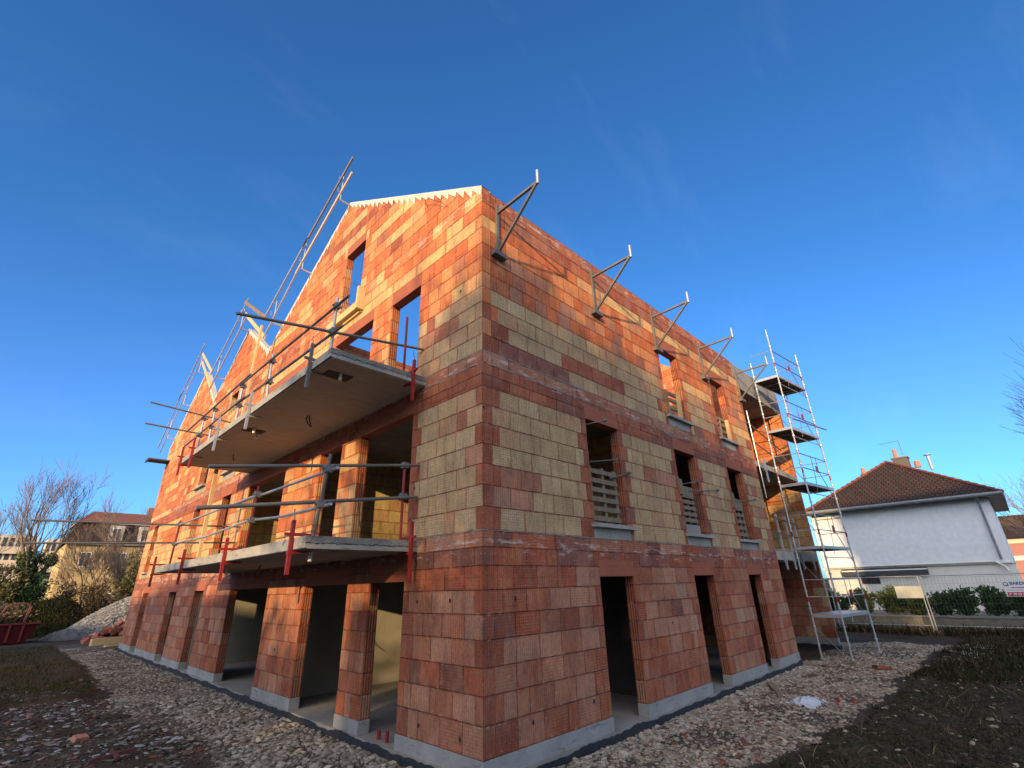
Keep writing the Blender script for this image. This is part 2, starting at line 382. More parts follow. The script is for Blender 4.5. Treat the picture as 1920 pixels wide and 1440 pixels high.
def clip_half(poly, a, b, c):      # keep a*u+b*z<=c
    out = []
    for i in range(len(poly)):
        p, q = poly[i], poly[(i + 1) % len(poly)]
        fp = a * p[0] + b * p[1] - c; fq = a * q[0] + b * q[1] - c
        if fp <= 1e-9: out.append(p)
        if (fp < -1e-9 and fq > 1e-9) or (fp > 1e-9 and fq < -1e-9):
            t = fp / (fp - fq); out.append((p[0] + t * (q[0] - p[0]), p[1] + t * (q[1] - p[1])))
    return out

def wall(name, parent, O, U, Nn, thick, u0_, u1_, openings, top, pal, seed=1, zmin=0.0, mat=None, off=0.0, relief=False):
    """masonry: O origin, U along, Nn outward normal; top = [(u,z)...] roofline"""
    O, U, Nn = Vector(O), Vector(U), Vector(Nn); mb = MB()
    r = random.Random(seed)
    flip = U.cross(Vector((0, 0, 1))).dot(Nn) < 0
    def P(u, z, d): return O + U * u + Vector((0, 0, z)) - Nn * d
    def quad(pts, col, uv, blk, rev=False):
        if rev != flip: pts, uv, blk = pts[::-1], uv[::-1], blk[::-1]
        mb.poly(pts, col, uv, blk)
    ztop = max(z for _, z in top)
    for ci, (za, zb) in enumerate(COURSES):
        if zb <= zmin + 1e-6 or za >= ztop: continue
        band = BANDS.get(round(za, 3))
        bl = (0.50 if not (6.9 < za < 9.3) else 0.36) if not band else 1.0
        st = off + (0.25 if ci % 2 else 0.0) + r.uniform(-0.05, 0.05)
        js = [u0_]; u = u0_ + (0.16 if ci % 2 else 0.40) + r.uniform(-.02, .02)
        js.append(u)
        while u < u1_ - 0.3:
            u += bl * r.uniform(0.94, 1.06) if r.random() > 0.08 else bl * 0.5
            js.append(u)
        js = [x for x in js if x < u1_ - 0.10] + [u1_]
        # jamb joints
        for (a, b, c, d) in openings:
            if d > za and c < zb:
                jw = 0.16 if ci % 2 else 0.30
                js = [x for x in js if not (a - jw - .12 < x < b + jw + .12)]
                js += [max(u0_, a - jw), a, b, min(u1_, b + jw)]
        js = sorted(set(round(x, 4) for x in js))
        zs = sorted({za, zb} | {z for (a, b, c, d) in openings for z in (c, d) if za < z < zb})
        for i in range(len(js) - 1):
            ua, ub = js[i], js[i + 1]
            if ub - ua < 0.004: continue
            um = (ua + ub) / 2
            near = any((abs(ub - a) < 0.03 or abs(ua - b) < 0.03) and d > za and c < zb for (a, b, c, d) in openings)
            col, typ = pal(um, (za + zb) / 2, r, band, near or um - u0_ < 0.17 or u1_ - um < 0.17)
            jit = r.uniform(0.92, 1.07)
            col = tuple(min(1, x * jit) for x in col)
            for k in range(len(zs) - 1):
                z0, z1 = zs[k], zs[k + 1]; zm = (z0 + z1) / 2
                if any(a - 1e-4 < um < b + 1e-4 and c - 1e-4 < zm < d + 1e-4 for (a, b, c, d) in openings): continue
                segs = [(ua, ub)]
                cuts = [p[0] for p in top if ua < p[0] < ub]
                es = [ua] + cuts + [ub]
                for e0, e1 in zip(es[:-1], es[1:]):
                    pl = [(e0, z0), (e1, z0), (e1, z1), (e0, z1)]
                    for (p, q) in zip(top[:-1], top[1:]):
                        if p[0] <= (e0 + e1) / 2 <= q[0]:
                            sl_ = (q[1] - p[1]) / (q[0] - p[0])
                            pl = clip_half(pl, -sl_, 1, p[1] - sl_ * p[0])
                    if len(pl) < 3: continue
                    uv = [(p[0], p[1]) for p in pl]
                    bk = [((p[0] - ua) / (ub - ua) if not (e0 != ua and False) else 0, (p[1] - za) / (zb - za)) for p in pl]
                    if relief and e0 == ua and e1 == ub and pl == [(ua, z0), (ub, z0), (ub, z1), (ua, z1)] and z1 - z0 > 0.03 and ub - ua > 0.03:
                        quad([P(p[0], p[1], 0) for p in pl], (*[q * 0.45 for q in col], typ), uv, [(.5, .5)] * 4)
                        o_ = r.uniform(0.0015, 0.0065); gx = 0.003; gl_ = 0.004 if z0 == za else 0.0; gh_ = 0.004 if z1 == zb else 0.0
                        cn_ = [(ua + gx + r.uniform(0, .004), z0 + gl_ + r.uniform(0, .003)), (ub - gx - r.uniform(0, .004), z0 + gl_ + r.uniform(0, .003)), (ub - gx - r.uniform(0, .004), z1 - gh_ - r.uniform(0, .003)), (ua + gx + r.uniform(0, .004), z1 - gh_ - r.uniform(0, .003))]
                        od = [o_ + r.uniform(-.0015, .0025) for _ in range(4)]
                        f4 = [P(a_, b_, -d_) for (a_, b_), d_ in zip(cn_, od)]; b4 = [P(a_, b_, 0) for a_, b_ in cn_]
                        bk2 = [((a_ - ua) / (ub - ua), (b_ - za) / (zb - za)) for a_, b_ in cn_]
                        quad(f4, (*col, typ), cn_, bk2)
                        for q_ in range(4):
                            q2 = (q_ + 1) % 4
                            quad([b4[q_], b4[q2], f4[q2], f4[q_]], (*[q * 0.8 for q in col], 0.4), [cn_[q_], cn_[q2], cn_[q2], cn_[q_]], [(.5, .5)] * 4)
                    else:
                        quad([P(p[0], p[1], 0) for p in pl], (*col, typ), uv, bk)
                    quad([P(p[0], p[1], thick) for p in pl], (*col, typ), uv, bk, rev=True)
    # reveals
    for (a, b, c, d) in openings:
        for (za, zb) in COURSES:
            z0, z1 = max(za, c), min(zb, d)
            if z1 - z0 < 0.01: continue
            for (uu_, rev) in ((a, False), (b, True)):
                if uu_ <= u0_ + 1e-3 or uu_ >= u1_ - 1e-3: continue
                col, typ = pal(uu_, (za + zb) / 2, r, None, True)
                q = [P(uu_, z0, 0), P(uu_, z0, thick), P(uu_, z1, thick), P(uu_, z1, 0)]
                uv = [(0, z0), (thick * 1.0, z0), (thick * 1.0, z1), (0, z1)]
                bk = [(0.06, (z0 - za) / (zb - za)), (0.94, (z0 - za) / (zb - za)), (0.94, (z1 - za) / (zb - za)), (0.06, (z1 - za) / (zb - za))]
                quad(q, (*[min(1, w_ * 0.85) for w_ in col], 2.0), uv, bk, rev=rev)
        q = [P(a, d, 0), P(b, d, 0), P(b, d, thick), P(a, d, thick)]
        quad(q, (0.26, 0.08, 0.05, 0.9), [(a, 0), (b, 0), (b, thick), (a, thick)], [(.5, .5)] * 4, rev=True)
        if c > zmin + 0.01:
            q = [P(a, c, 0), P(b, c, 0), P(b, c, thick), P(a, c, thick)]
            quad(q, (0.40, 0.20, 0.12, 0.5), [(a, 0), (b, 0), (b, thick), (a, thick)], [(.5, .5)] * 4)
    # ends and top
    for (uu_, rev) in ((u0_, True), (u1_, False)):
        zt = top[0][1] if uu_ == u0_ else top[-1][1]
        for (za, zb) in COURSES:
            z0, z1 = max(za, zmin), min(zb, zt)
            if z1 - z0 < 0.01: continue
            col, typ = pal(uu_, (za + zb) / 2, r, None, True)
            q = [P(uu_, z0, 0), P(uu_, z0, thick), P(uu_, z1, thick), P(uu_, z1, 0)]
            quad(q, (*col, 0.0), [(0, z0), (thick, z0), (thick, z1), (0, z1)], [(0.06, 0.04), (.94, .04), (.94, .96), (.06, .96)], rev=rev)
    for (p, q) in zip(top[:-1], top[1:]):
        quad([P(p[0], p[1], 0), P(q[0], q[1], 0), P(q[0], q[1], thick), P(p[0], p[1], thick)], (0.45, 0.22, 0.13, 0.5),
             [p, q, q, p], [(.5, .5)] * 4)
    return mb.build(name, mat or MT['brick'], parent)

def pal_left(u, z, r, band, edge):
    if z < 2.74:
        if band: return r.choice(PURP + PINK), 1.0
        if z > 2.25: return pick(r, [(5, PURP), (2, RED)]), 0.0
        c = pick(r, [(3, RED), (6, PINK), (0.3, PURP)]) if not edge else pick(r, [(4, RED), (2, PINK)])
        return c, (0.0 if r.random() < 0.55 else (0.5 if r.random() < 0.5 else 0.0))
    if z < 5.66:
        if band: return pick(r, [(3, PINK), (1, PALE)]), 1.0
        if z > 5.0: return pick(r, [(4, RED), (1, PURP)]), 0.0
        if edge and u < 3: return pick(r, [(4, RED), (1, TAN)]), 0.0
        if edge: return pick(r, [(4, ORG), (3, PALE), (1, RED)]), 0.0
        if u > 11: return pick(r, [(7, PALE), (1, TAN), (2.5, ORG)]), 0.0
        if 3.9 < u: return pick(r, [(6, PALE), (2, ORG), (1, TAN)]), 0.0
        return pick(r, [(9, TAN), (0.9, RED), (2, PINK)]), r.choice((0.0, 0.5, 0.0))
    if band: return pick(r, [(3, PALE), (1, ORG)]), 1.0
    if u < 2 and z < 6.95: return pick(r, [(5, TAN), (2, RED), (2, PINK)]), 0.0
    if edge: return pick(r, [(4, ORG), (2, PALE)]), 0.0
    return pick(r, [(10, ORG), (2.0, PALE), (0.4, PINK), (0.6, RED)]), (0.0 if r.random() < 0.9 else 1.0)
def pal_right(u, z, r, band, edge):
    if z < 2.74:
        if band: return r.choice(PURP + PINK + RED), 1.0
        if z > 2.25: return pick(r, [(5, PURP), (3, RED)]), 0.0
        return (pick(r, [(3, RED), (6, PINK), (1, [(0.42, 0.24, 0.15)]), (0.3, PURP)]) if not edge else pick(r, [(4, RED), (1, PINK)])), (0.0 if r.random() < 0.6 else 0.5)
    if z < 5.66:
        if band: return pick(r, [(4, PINK), (1, RED)]), 1.0
        if z > 5.0: return pick(r, [(4, RED), (2, PURP)]), 0.0
        if edge: return pick(r, [(5, RED), (1, PURP)]), 0.0
        return pick(r, [(9, TAN), (2, PINK), (0.7, RED)]), r.choice((0.0, 0.5))
    if band: return pick(r, [(3, PALE), (2, ORG)]), 1.0
    if edge: return pick(r, [(4, ORG), (2, RED)]), 0.0
    if z < 6.28:
        return pick(r, [(5, TAN), (3, RED), (2, PURP)]), 0.0
    if z < 6.93 and u < 9: return pick(r, [(9, TAN), (1, PALE)]), 0.0
    if u > 7.4 and z < 7.3: return pick(r, [(3, PINK), (3, ORG), (3, PALE)]), 0.0
    if z > 8.5: return pick(r, [(5, RED), (3, [(0.33, 0.12, 0.075)])]), (1.0 if z > 8.9 else 0.0)
    return pick(r, [(6, ORG), (3, [(0.46, 0.20, 0.11), (0.44, 0.18, 0.09)]), (1, PINK)]), 0.0
def pal_end(u, z, r, band, edge):
    if z < 2.74: return pick(r, [(3, RED), (3, PINK), (2, TAN)]), 0.0
    if z < 5.2: return pick(r, [(5, PALE), (3, TAN), (2, ORG)]), 0.0
    return pick(r, [(7, ORG), (2, PINK)]), 0.0
def pal_in(u, z, r, band, edge):
    if z < 2.74: return (0.38, 0.36, 0.32), 0.4
    if z < 5.43: return pick(r, [(5, [(0.50, 0.40, 0.16), (0.46, 0.36, 0.15)]), (1, TAN)]), 0.0
    return pick(r, [(4, ORG), (2, RED)]), 0.0

# ------------------------------------------------------------------ ground
ZG = -0.34
def inpoly(x, y, pl):
    c = False; j = len(pl) - 1
    for i in range(len(pl)):
        if (pl[i][1] > y) != (pl[j][1] > y) and x < (pl[j][0] - pl[i][0]) * (y - pl[i][1]) / (pl[j][1] - pl[i][1]) + pl[i][0]: c = not c
        j = i
    return c
from mathutils import noise as mnoise
GRAV = [(0.1, 0.1), (0.1, 27), (-0.4, 33), (-1.9, 32.5), (-1.7, 23), (-1.85, 13.5), (-2.3, 10.5), (-2.1, 8), (-1.5, 5.5), (-2.3, 2.5), (-2.6, -1.0), (0.5, -2.0),
        (2.8, -1.9), (5.0, -2.25), (8.2, -2.5), (11.7, -2.5), (16.6, -2.5), (19.2, -2.9), (18.6, 1.0), (16.9, 3.0), (16.6, 0.1)]
GRASSL = [(-2.0, 31.5), (-1.95, 23.5), (-1.95, 17.5), (-2.15, 13.6), (-2.6, 12.1), (-3.4, 12.1), (-9, 11.5), (-14, 33)]
GRASSR = [(3.4, -2.2), (8.3, -2.75), (12, -2.7), (16.5, -2.7), (19.3, -3.1), (23.7, -2.5), (23.7, -14), (-1, -14), (0.6, -3.3)]
def zone(x, y):
    e = 0.35 * mnoise.noise(Vector((x * 0.9, y * 0.9, 3.3))) + 0.18 * mnoise.noise(Vector((x * 3.1, y * 3.1, 7.3)))
    g = 1.0 if inpoly(x + e, y + e, GRAV) else 0.0
    s = 1.0 if (inpoly(x + e, y - e, GRASSL) or inpoly(x - e, y + e, GRASSR)) else 0.0
    return g, s
def gh(x, y):
    h = 0.05 * mnoise.noise(Vector((x * 0.5, y * 0.5, 0))) + 0.03 * mnoise.noise(Vector((x * 1.9, y * 1.9, 5)))
    if inpoly(x, y, GRASSL): h += 0.13
    if inpoly(x, y, GRASSR): h += 0.05 + 0.07 * mnoise.noise(Vector((x * 1.1 + 3, y * 0.5, 8))) + 0.035 * mnoise.noise(Vector((x * 3.3, y * 3.3, 2)))
    if x > 16.4 and y > -3: pass
    return ZG + h * (0.25 if (-0.5 < x < 17 and -0.5 < y < 26) else 1)
def build_ground():
    xs = list(np.arange(-12, 26.01, 0.22)); ys = list(np.arange(-12, 46.01, 0.22))
    xs = [-900, -400, -150, -60, -30, -18] + xs + [32, 45, 80, 200, 500, 900]
    ys = [-900, -400, -150, -60, -30, -18] + ys + [55, 80, 120, 300, 900]
    v = []; cols = []
    for y in ys:
        for x in xs:
            z = gh(x, y) if (-14 < x < 27 and -14 < y < 47) else ZG
            v.append((x, y, z)); g, s = zone(x, y) if (-14 < x < 27 and -14 < y < 47) else (0, 1)
            cols.append((g, s, 0, 1))
    nx = len(xs); f = []
    for j in range(len(ys) - 1):
        for i in range(nx - 1):
            a = j * nx + i; f.append((a, a + 1, a + 1 + nx, a + nx))
    me = bpy.data.meshes.new('ground'); me.from_pydata(v, [], f)
    a = me.color_attributes.new('Col', 'FLOAT_COLOR', 'POINT'); a.data.foreach_set('color', np.array(cols, dtype=np.float32).ravel())
    me.materials.append(MT['ground']); me.polygons.foreach_set('use_smooth', [True] * len(f))
    o = bpy.data.objects.new('ground', me); COL.objects.link(o)
    tag(o, 'rough building site ground of soil and stones', 'ground', kind='structure')
build_ground()

# ------------------------------------------------------------------ the building
B = empty('unfinished_building', (0, 0, 0), 'three storey house shell of bare terracotta blocks with pointed gables and two balconies', 'building')
T = 0.2
LW = 25.6; XR = 12.17; XE = 16.45
TOPL = [(0, 9.24), (0.14, 9.33), (6.15, 13.09), (11.6, 10.02), (14.74, 12.21), (18.1, 9.98), (21.04, 12.37), (25.6, 9.30)]
TOPL = [(0, 9.24), (6.15, 13.09), (11.6, 10.02), (14.74, 12.21), (18.1, 9.98), (21.04, 12.37), (25.6, 9.30)]
opL = [(1.96, 3.08, 0, 2.09), (3.9, 5.87, 0, 2.09), (7.97, 10.9, 0, 2.09), (13.52, 14.6, 0, 2.10), (17.05, 18.15, 0, 2.10), (21.88, 23.0, 0, 2.10),
       (1.97, 3.97, 2.74, 5.04), (4.8, 5.9, 2.74, 5.04), (8.02, 10.9, 2.74, 5.04), (12.6, 13.56, 2.74, 5.06), (16.2, 17.1, 2.74, 5.06), (23.3, 24.2, 3.0, 5.1),
       (1.95, 3.08, 5.66, 7.93), (3.92, 5.87, 5.66, 7.96), (7.88, 11.03, 5.66, 7.94), (12.8, 13.9, 5.95, 7.93), (16.3, 17.5, 5.95, 7.93),
       (4.8, 5.88, 8.98, 10.88), (14.3, 15.2, 8.5, 9.3)]
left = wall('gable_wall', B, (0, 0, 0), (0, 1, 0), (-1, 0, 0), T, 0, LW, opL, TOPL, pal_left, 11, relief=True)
opR = [(2.76, 3.85, 0, 2.09), (6.4, 7.43, 0, 2.09), (9.6, 10.5, 0, 2.09),
       (2.75, 3.88, 3.0, 5.04), (6.4, 7.5, 3.0, 5.04), (9.6, 10.65, 3.0, 5.04),
       (6.4, 7.45, 5.94, 7.92), (9.6, 10.6, 5.94, 7.92)]
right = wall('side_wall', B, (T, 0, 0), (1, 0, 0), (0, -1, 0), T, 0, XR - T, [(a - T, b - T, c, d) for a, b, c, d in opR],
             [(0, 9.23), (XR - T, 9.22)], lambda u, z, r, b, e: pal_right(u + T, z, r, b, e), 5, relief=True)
# front strip of the side wall, closing the corner over the gable wall's thickness
def corner_strip():
    mb = MB(); r = random.Random(3)
    for ci, (za, zb) in enumerate(COURSES):
        if za >= 9.2: continue
        z1 = min(zb, 9.23)
        col, typ = pal_right(0.1, (za + zb) / 2, r, BANDS.get(round(za, 3)), True)
        mb.poly([(-0.004, -0.005, za), (T, -0.005, za), (T, -0.005, z1), (-0.004, -0.005, z1)], (*col, typ), [(0, za), (T, za), (T, z1), (0, z1)],
                [(0.0 , 0), (.9, 0), (.9, 1), (0.0, 1)])
    return mb.build('corner_blocks', MT['brick'], B)
corner_strip()
endw = wall('end_wall', B, (XE, 0, 0), (0, 1, 0), (-1, 0, 0), T, 0, LW, [], [(0, 9.20)] + TOPL[1:], pal_end, 21, relief=True)
rear = wall('rear_wall', B, (T, LW, 0), (1, 0, 0), (0, 1, 0), -T, 0, XE - T, [(2, 3, 0, 2.1), (6, 7, 0, 2.1)], [(0, 9.22), (XE - T, 9.22)], pal_right, 31)
# loggia walls
wall('loggia_side_wall', B, (XR - T, T, 0), (0, 1, 0), (-1, 0, 0), T, 0, 6.7, [], [(0, 9.2), (6.7, 9.2)], pal_end, 41)
wall('loggia_back_wall', B, (XR, 3.0, 0), (1, 0, 0), (0, -1, 0), T, 0, XE - XR, [(1.0, 3.0, 0, 2.1), (1.0, 3.0, 2.74, 5.0)], [(0, 8.2), (XE - XR, 8.2)], pal_in, 42)
# partitions
p1 = MB().box((T, 6.9, -0.2), (XR - T, 7.1, 2.5)).box((T, 14.6, -0.2), (XR - T, 14.8, 2.5)).box((5.2, 7.1, -0.2), (5.4, 14.6, 2.5))
MB().box((5.2, T, -0.2), (5.4, 6.9, 2.5)).build('ground_floor_partition', simple('shade_darkened_blockwork', (0.035, 0.03, 0.026), (0.055, 0.045, 0.04), 3), B)  # near-black colour bakes in the shade of the room behind the doorway
p1.box((5.2, 14.8, -0.2), (5.4, 25.4, 2.5)).build('ground_floor_partition', MT['cwall'], B)
wall('partition_wall', B, (T, 6.9, 0), (1, 0, 0), (0, -1, 0), T, 0, XR - 2 * T, [], [(0, 8.72), (XR - 2 * T, 8.6)], pal_in, 43, zmin=2.74)
wall('partition_wall', B, (T, 14.6, 0), (1, 0, 0), (0, -1, 0), T, 0, XR - 2 * T, [], [(0, 5.4), (XR - 2 * T, 5.4)], pal_in, 44, zmin=2.74)
wall('partition_wall', B, (5.2, T, 0), (0, 1, 0), (-1, 0, 0), T, 0, 6.69, [], [(0, 5.4), (6.69, 5.4)], pal_in, 45, zmin=2.74)
wall('partition_wall', B, (5.2, 7.1, 0), (0, 1, 0), (-1, 0, 0), T, 0, 7.49, [], [(0, 5.4), (7.49, 5.4)], pal_in, 46, zmin=2.74)
wall('partition_wall', B, (5.2, 14.8, 0), (0, 1, 0), (-1, 0, 0), T, 0, 10.5, [], [(0, 5.4), (10.5, 5.4)], pal_in, 47, zmin=2.74)
# floors
MB().box((-0.035, -0.035, -0.6), (XR + 0.03, LW + 0.03, -0.2)).box((XR + 0.03, 2.97, -0.6), (XE + T + .03, LW + 0.03, -0.2)).box((XE - 0.03, -0.035, -0.6), (XE + T + 0.03, 2.97, -0.2)).build('ground_slab', MT['concrete'], B)
MB().box((T + .003, T + .003, 2.5), (XR - .003, LW - T, 2.70)).box((XR, T, 2.5), (XE - .003, LW - T, 2.70)).build('floor_slab', MT['concrete'], B)
MB().box((T + .003, T + .003, 5.42), (XR - .003, LW - T, 5.62)).box((XR, T, 5.42), (XE - .003, LW - T, 5.62)).build('floor_slab', MT['concrete'], B)
MB().box((XR + .003, 0.0, 8.28), (XE - .003, 0.22, 9.19)).build('roof_beam', MT['concrete'], B)
MB().box((XR + .003, 0.22, 8.28), (XE - .003, 3.0, 8.45)).build('loggia_ceiling', MT['concrete'], B)
MB().box((XR + .003, -0.03, 2.5), (XE - .003, T, 2.76)).build('loggia_slab', MT['slab'], B)
MB().box((XR + .003, -0.03, 5.44), (XE - .003, T, 5.62)).build('loggia_slab', MT['slab'], B)

# plinth blocks and bitumen band
def runs(a, b, ops):
    out = []; x = a
    for (p, q, c, d) in sorted(ops):
        if c > 0.01: continue
        if p > x: out.append((x, p))
        x = q
    if x < b: out.append((x, b))
    return out
for a, b in runs(0, LW, opL):
    pl = MB(); pl.box((-0.012, a - (0.012 if a > 0 else 0.012), -0.199), (T, b + 0.012, 0.0)); pl.build('plinth', MT['plinth'], B)
for a, b in runs(T, XR, opR):
    MB().box((a - (0 if a == T else 0.012), -0.012, -0.199), (b + 0.012, T, 0.0)).build('plinth', MT['plinth'], B)
MB().box((XE - 0.012, -0.012, -0.199), (XE + T, LW, 0.0)).build('plinth', MT['plinth'], B)
MB().box((XR - T - 0.01, T + .001, -0.199), (XR + .01, 3, 0.0)).build('plinth', MT['plinth'], B)
r = random.Random(5)
def bitu(p, q, nrm):
    bt = MB()
    p, q, nrm = Vector(p), Vector(q), Vector(nrm); L = (q - p).length; n = int(L / 0.07); d = (q - p) / n
    tops = [-0.225 + 0.05 * mnoise.noise(Vector((i * 0.13, L, 0))) + r.uniform(-0.012, 0.012) for i in range(n + 1)]
    for i in range(n):
        a = p + d * i + nrm * 0.004; b_ = p + d * (i + 1) + nrm * 0.004
        bt.poly([(a.x, a.y, -0.62), (b_.x, b_.y, -0.62), (b_.x, b_.y, tops[i + 1]), (a.x, a.y, tops[i])])
    bt.build('bitumen_band', MT['bitumen'], B)
bitu((-0.035, LW, 0), (-0.035, -0.035, 0), (-1, 0, 0)); bitu((-0.035, -0.035, 0), (XR + 0.03, -0.035, 0), (0, -1, 0))
bitu((XE - 0.03, 2.9, 0), (XE - 0.03, -0.035, 0), (-1, 0, 0)); bitu((XE - 0.03, -0.035, 0), (XE + T + .03, -0.035, 0), (0, -1, 0))

# lintels
for (a, b, c, d) in opL:
    if d in (2.09, 2.10): h = 0.27
    elif d < 5.2: h = 0.27
    else: h = 0.29
    m_ = MB(); m_.box((-0.009, a - 0.004, d - 0.003), (T + .003, b + 0.004, d + h)); 
    m_.build('lintel', MT['lintel'], B)
for (a, b, c, d) in opR:
    MB().box((a - 0.02, -0.009, d - 0.003), (b + 0.03, T + .003, d + (0.27 if d < 7 else 0.31))).build('lintel', MT['lintel'], B)
# sills
def sill_r(a, b, z):
    s = MB(); s.box((a - 0.10, -0.11, z - 0.07), (b + 0.16, T, z + 0.0)); s.box((a - 0.04, -0.008, z - 0.26), (b + 0.06, 0.1, z - 0.07))
    s.build('window_sill', MT['slab'], B)
for (a, b, c, d) in opR:
    if c > 1: sill_r(a, b, c)
def sill_l(a, b, z):
    MB().box((-0.14, a - 0.12, z - 0.07), (T, b + 0.12, z)).box((-0.008, a - 0.06, z - 0.25), (0.1, b + 0.06, z - 0.07)).build('window_sill', MT['slab'], B)
for (a, b, c, d) in opL:
    if 2.9 < c < 3.1 or 5.9 < c < 6: sill_l(a, b, c)

# balconies
def balcony(zb, zt, seed):
    r = random.Random(seed); m = MB(); x0, x1, y0, y1 = -1.88, -0.002, 1.6, 11.15
    m.box((x0, y0, zb), (x1, y1, zt))
    o = m.build('balcony_slab', MT['slab'], B)
    return o
bal1 = balcony(2.53, 2.70, 1); bal2 = balcony(5.49, 5.655, 2)
soff = MB().box((-1.86, 1.62, 5.478), (-0.003, 7.18, 5.489)).box((-1.86, 7.20, 5.478), (-0.003, 11.13, 5.489)).build('soffit_panel', simple('cast_soffit', (0.32, 0.275, 0.23), (0.43, 0.375, 0.31), 2.2, 0.6, 0.3, stretch=(1, 3, 1)), bal2)
# drip line and rough pour joint on the slab edge, hanging conduits, drain stubs
MB().box((-1.884, 1.597, 5.485), (-1.86, 11.15, 5.50)).box((-1.884, 1.597, 2.525), (-1.86, 11.15, 2.54)).build('drip_edge', MT['bitumen'], bal2)
def pour(zb, parent, seed):
    r = random.Random(seed); m = MB(); n_ = 60; y0, y1, x0 = 1.6, 11.15, -1.88
    pz = [zb + 0.075 + 0.018 * mnoise.noise(Vector((i * .35, seed, 0))) + r.uniform(-.006, .006) for i in range(n_ + 1)]
    tk = [r.uniform(0.002, 0.010) for _ in range(n_ + 1)]
    for i in range(n_):
        xa = x0 + (1.86) * i / n_; xb = x0 + 1.86 * (i + 1) / n_
        m.poly([(xa, y0 - .0025, pz[i] - tk[i]), (xb, y0 - .0025, pz[i + 1] - tk[i + 1]), (xb, y0 - .0025, pz[i + 1] + tk[i + 1]), (xa, y0 - .0025, pz[i] + tk[i])])
    m.build('pour_joint', MT['bitumen'], parent)
pour(2.53, bal1, 3); pour(5.49, bal2, 4)
MB().box((-1.882, 1.598, 2.605), (-0.01, 1.7, 2.702)).build('rough_concrete_edge', simple('rough_concrete', (0.13, 0.135, 0.13), (0.27, 0.26, 0.235), 4, 0.95, 0.1, bstr=1, bdist=0.02), bal1)
MB().box((-1.882, 1.598, 5.565), (-0.01, 1.7, 5.657)).build('rough_concrete_edge', bpy.data.materials['rough_concrete'], bal2)
def squig(pts, r_, parent, name='conduit', mat='black'):
    MB().tube(pts, r_, 6).build(name, MT[mat], parent)
squig([(-0.95, 4.6, 5.48), (-0.97, 4.62, 5.40), (-0.93, 4.6, 5.30), (-0.86, 4.56, 5.22)], 0.013, bal2)
squig([(-0.90, 4.62, 5.48), (-0.90, 4.6, 5.38), (-0.86, 4.57, 5.24)], 0.013, bal2)
squig([(-1.1, 9.0, 5.48), (-1.1, 9.0, 5.38), (-1.05, 9.05, 5.33)], 0.013, bal2)
for (x, y, z) in ((-1.45, 2.1, 5.49), (-1.5, 6.2, 5.49), (-1.3, 6.6, 5.49), (-1.55, 2.15, 2.53), (-1.1, 7.7, 2.53)):
    pb = bal2 if z > 4 else bal1
    MB().tube([(x, y, z), (x, y, z - 0.14)], 0.03, 10).build('drain_stub', MT['white'], pb)
for (x, y) in ((-1.4, 2.2), (-1.4, 6.4)):
    MB().box((x - 0.28, y - 0.12, 5.465), (x + 0.18, y + 0.16, 5.477)).build('shutter_plate', MT['deck'], bal2)
squig([(0.08, 3.90, 4.25), (0.03, 3.86, 3.75), (0.0, 3.72, 3.35), (-0.02, 3.60, 3.12)], 0.011, B)
squig([(0.10, 5.80, 1.75), (0.06, 5.72, 1.45), (0.03, 5.60, 1.25), (0.05, 5.48, 1.15)], 0.011, B)
squig([(-0.9, 6.1, 2.53), (-0.92, 6.1, 2.44), (-1.0, 6.15, 2.36)], 0.01, bal1)

# coping with its toothed lower edge
def coping():
    m = MB(); r = random.Random(9)
    for (p, q) in zip(TOPL[:-1], TOPL[1:]):
        L = q[0] - p[0]; n = max(3, int(L / 0.26)); sl_ = (q[1] - p[1]) / L
        up = sl_ > 0
        for i in range(n):
            a = p[0] + L * i / n; b = p[0] + L * (i + 1) / n
            za = p[1] + sl_ * (a - p[0]); zb = p[1] + sl_ * (b - p[0])
            lo = 0.05 + r.uniform(0, 0.05); hi = 0.15 + r.uniform(0, 0.10)
            d0, d1 = (hi, lo) if up else (lo, hi)
            e = 0.035; x = -0.012
            A = (a, za + e); Bq = (b, zb + e); Cq = (b, zb - (lo if up else hi) ); D = (a, za - (hi if up else lo))
            if up: pts = [(a, za + e), (b, zb + e), (b, zb - lo), (a + 0.03, za - hi * 1.1), (a, za - lo * .6)]
            else: pts = [(a, za + e), (b, zb + e), (b, zb - lo * .6), (b - 0.03, zb - hi * 1.1), (a, za - lo)]
            m.poly([(x, y, z) for y, z in pts])
            m.poly([(x, a, za + e), (T + .01, a, za + e), (T + .01, b, zb + e), (x, b, zb + e)])
            m.poly([(T + .01, a, za + e), (T + .01, a, za - 0.1), (T + .01, b, zb - 0.1), (T + .01, b, zb + e)])
    m.build('gable_coping', MT['coping'], B)
coping()
MB().box((XR - 0.35, -0.011, 8.62), (XR, 0.1, 9.2)).build('beam_end_patch', MT['concrete'], B)
# reinforcement loop sticking out of the gable
squig([(-0.02, 1.83, 9.95), (-0.12, 1.82, 10.1), (-0.14, 1.6, 9.98), (-0.10, 1.2, 9.62), (-0.02, 1.1, 9.50)], 0.007, B, 'rebar_loop', 'redrust')
# rough mortar ledges along the floor lines near the corner
r = random.Random(12)
for zc in (2.742, 5.662, 5.43):
    ml = MB(); ml2 = MB()
    for i in range(120):
        u_ = i * 0.1; hh = r.uniform(0.006, 0.02); dd = r.uniform(0.003, 0.016)
        ml.box((u_, -dd, zc - hh), (u_ + 0.1, 0.01, zc + hh * 0.3))
        if u_ < 1.9: ml2.box((-dd, u_, zc - hh), (0.01, u_ + 0.1, zc + hh * 0.3))
    ml.build('mortar_ledge', MT['concrete'], B); ml2.build('mortar_ledge', MT['concrete'], B)
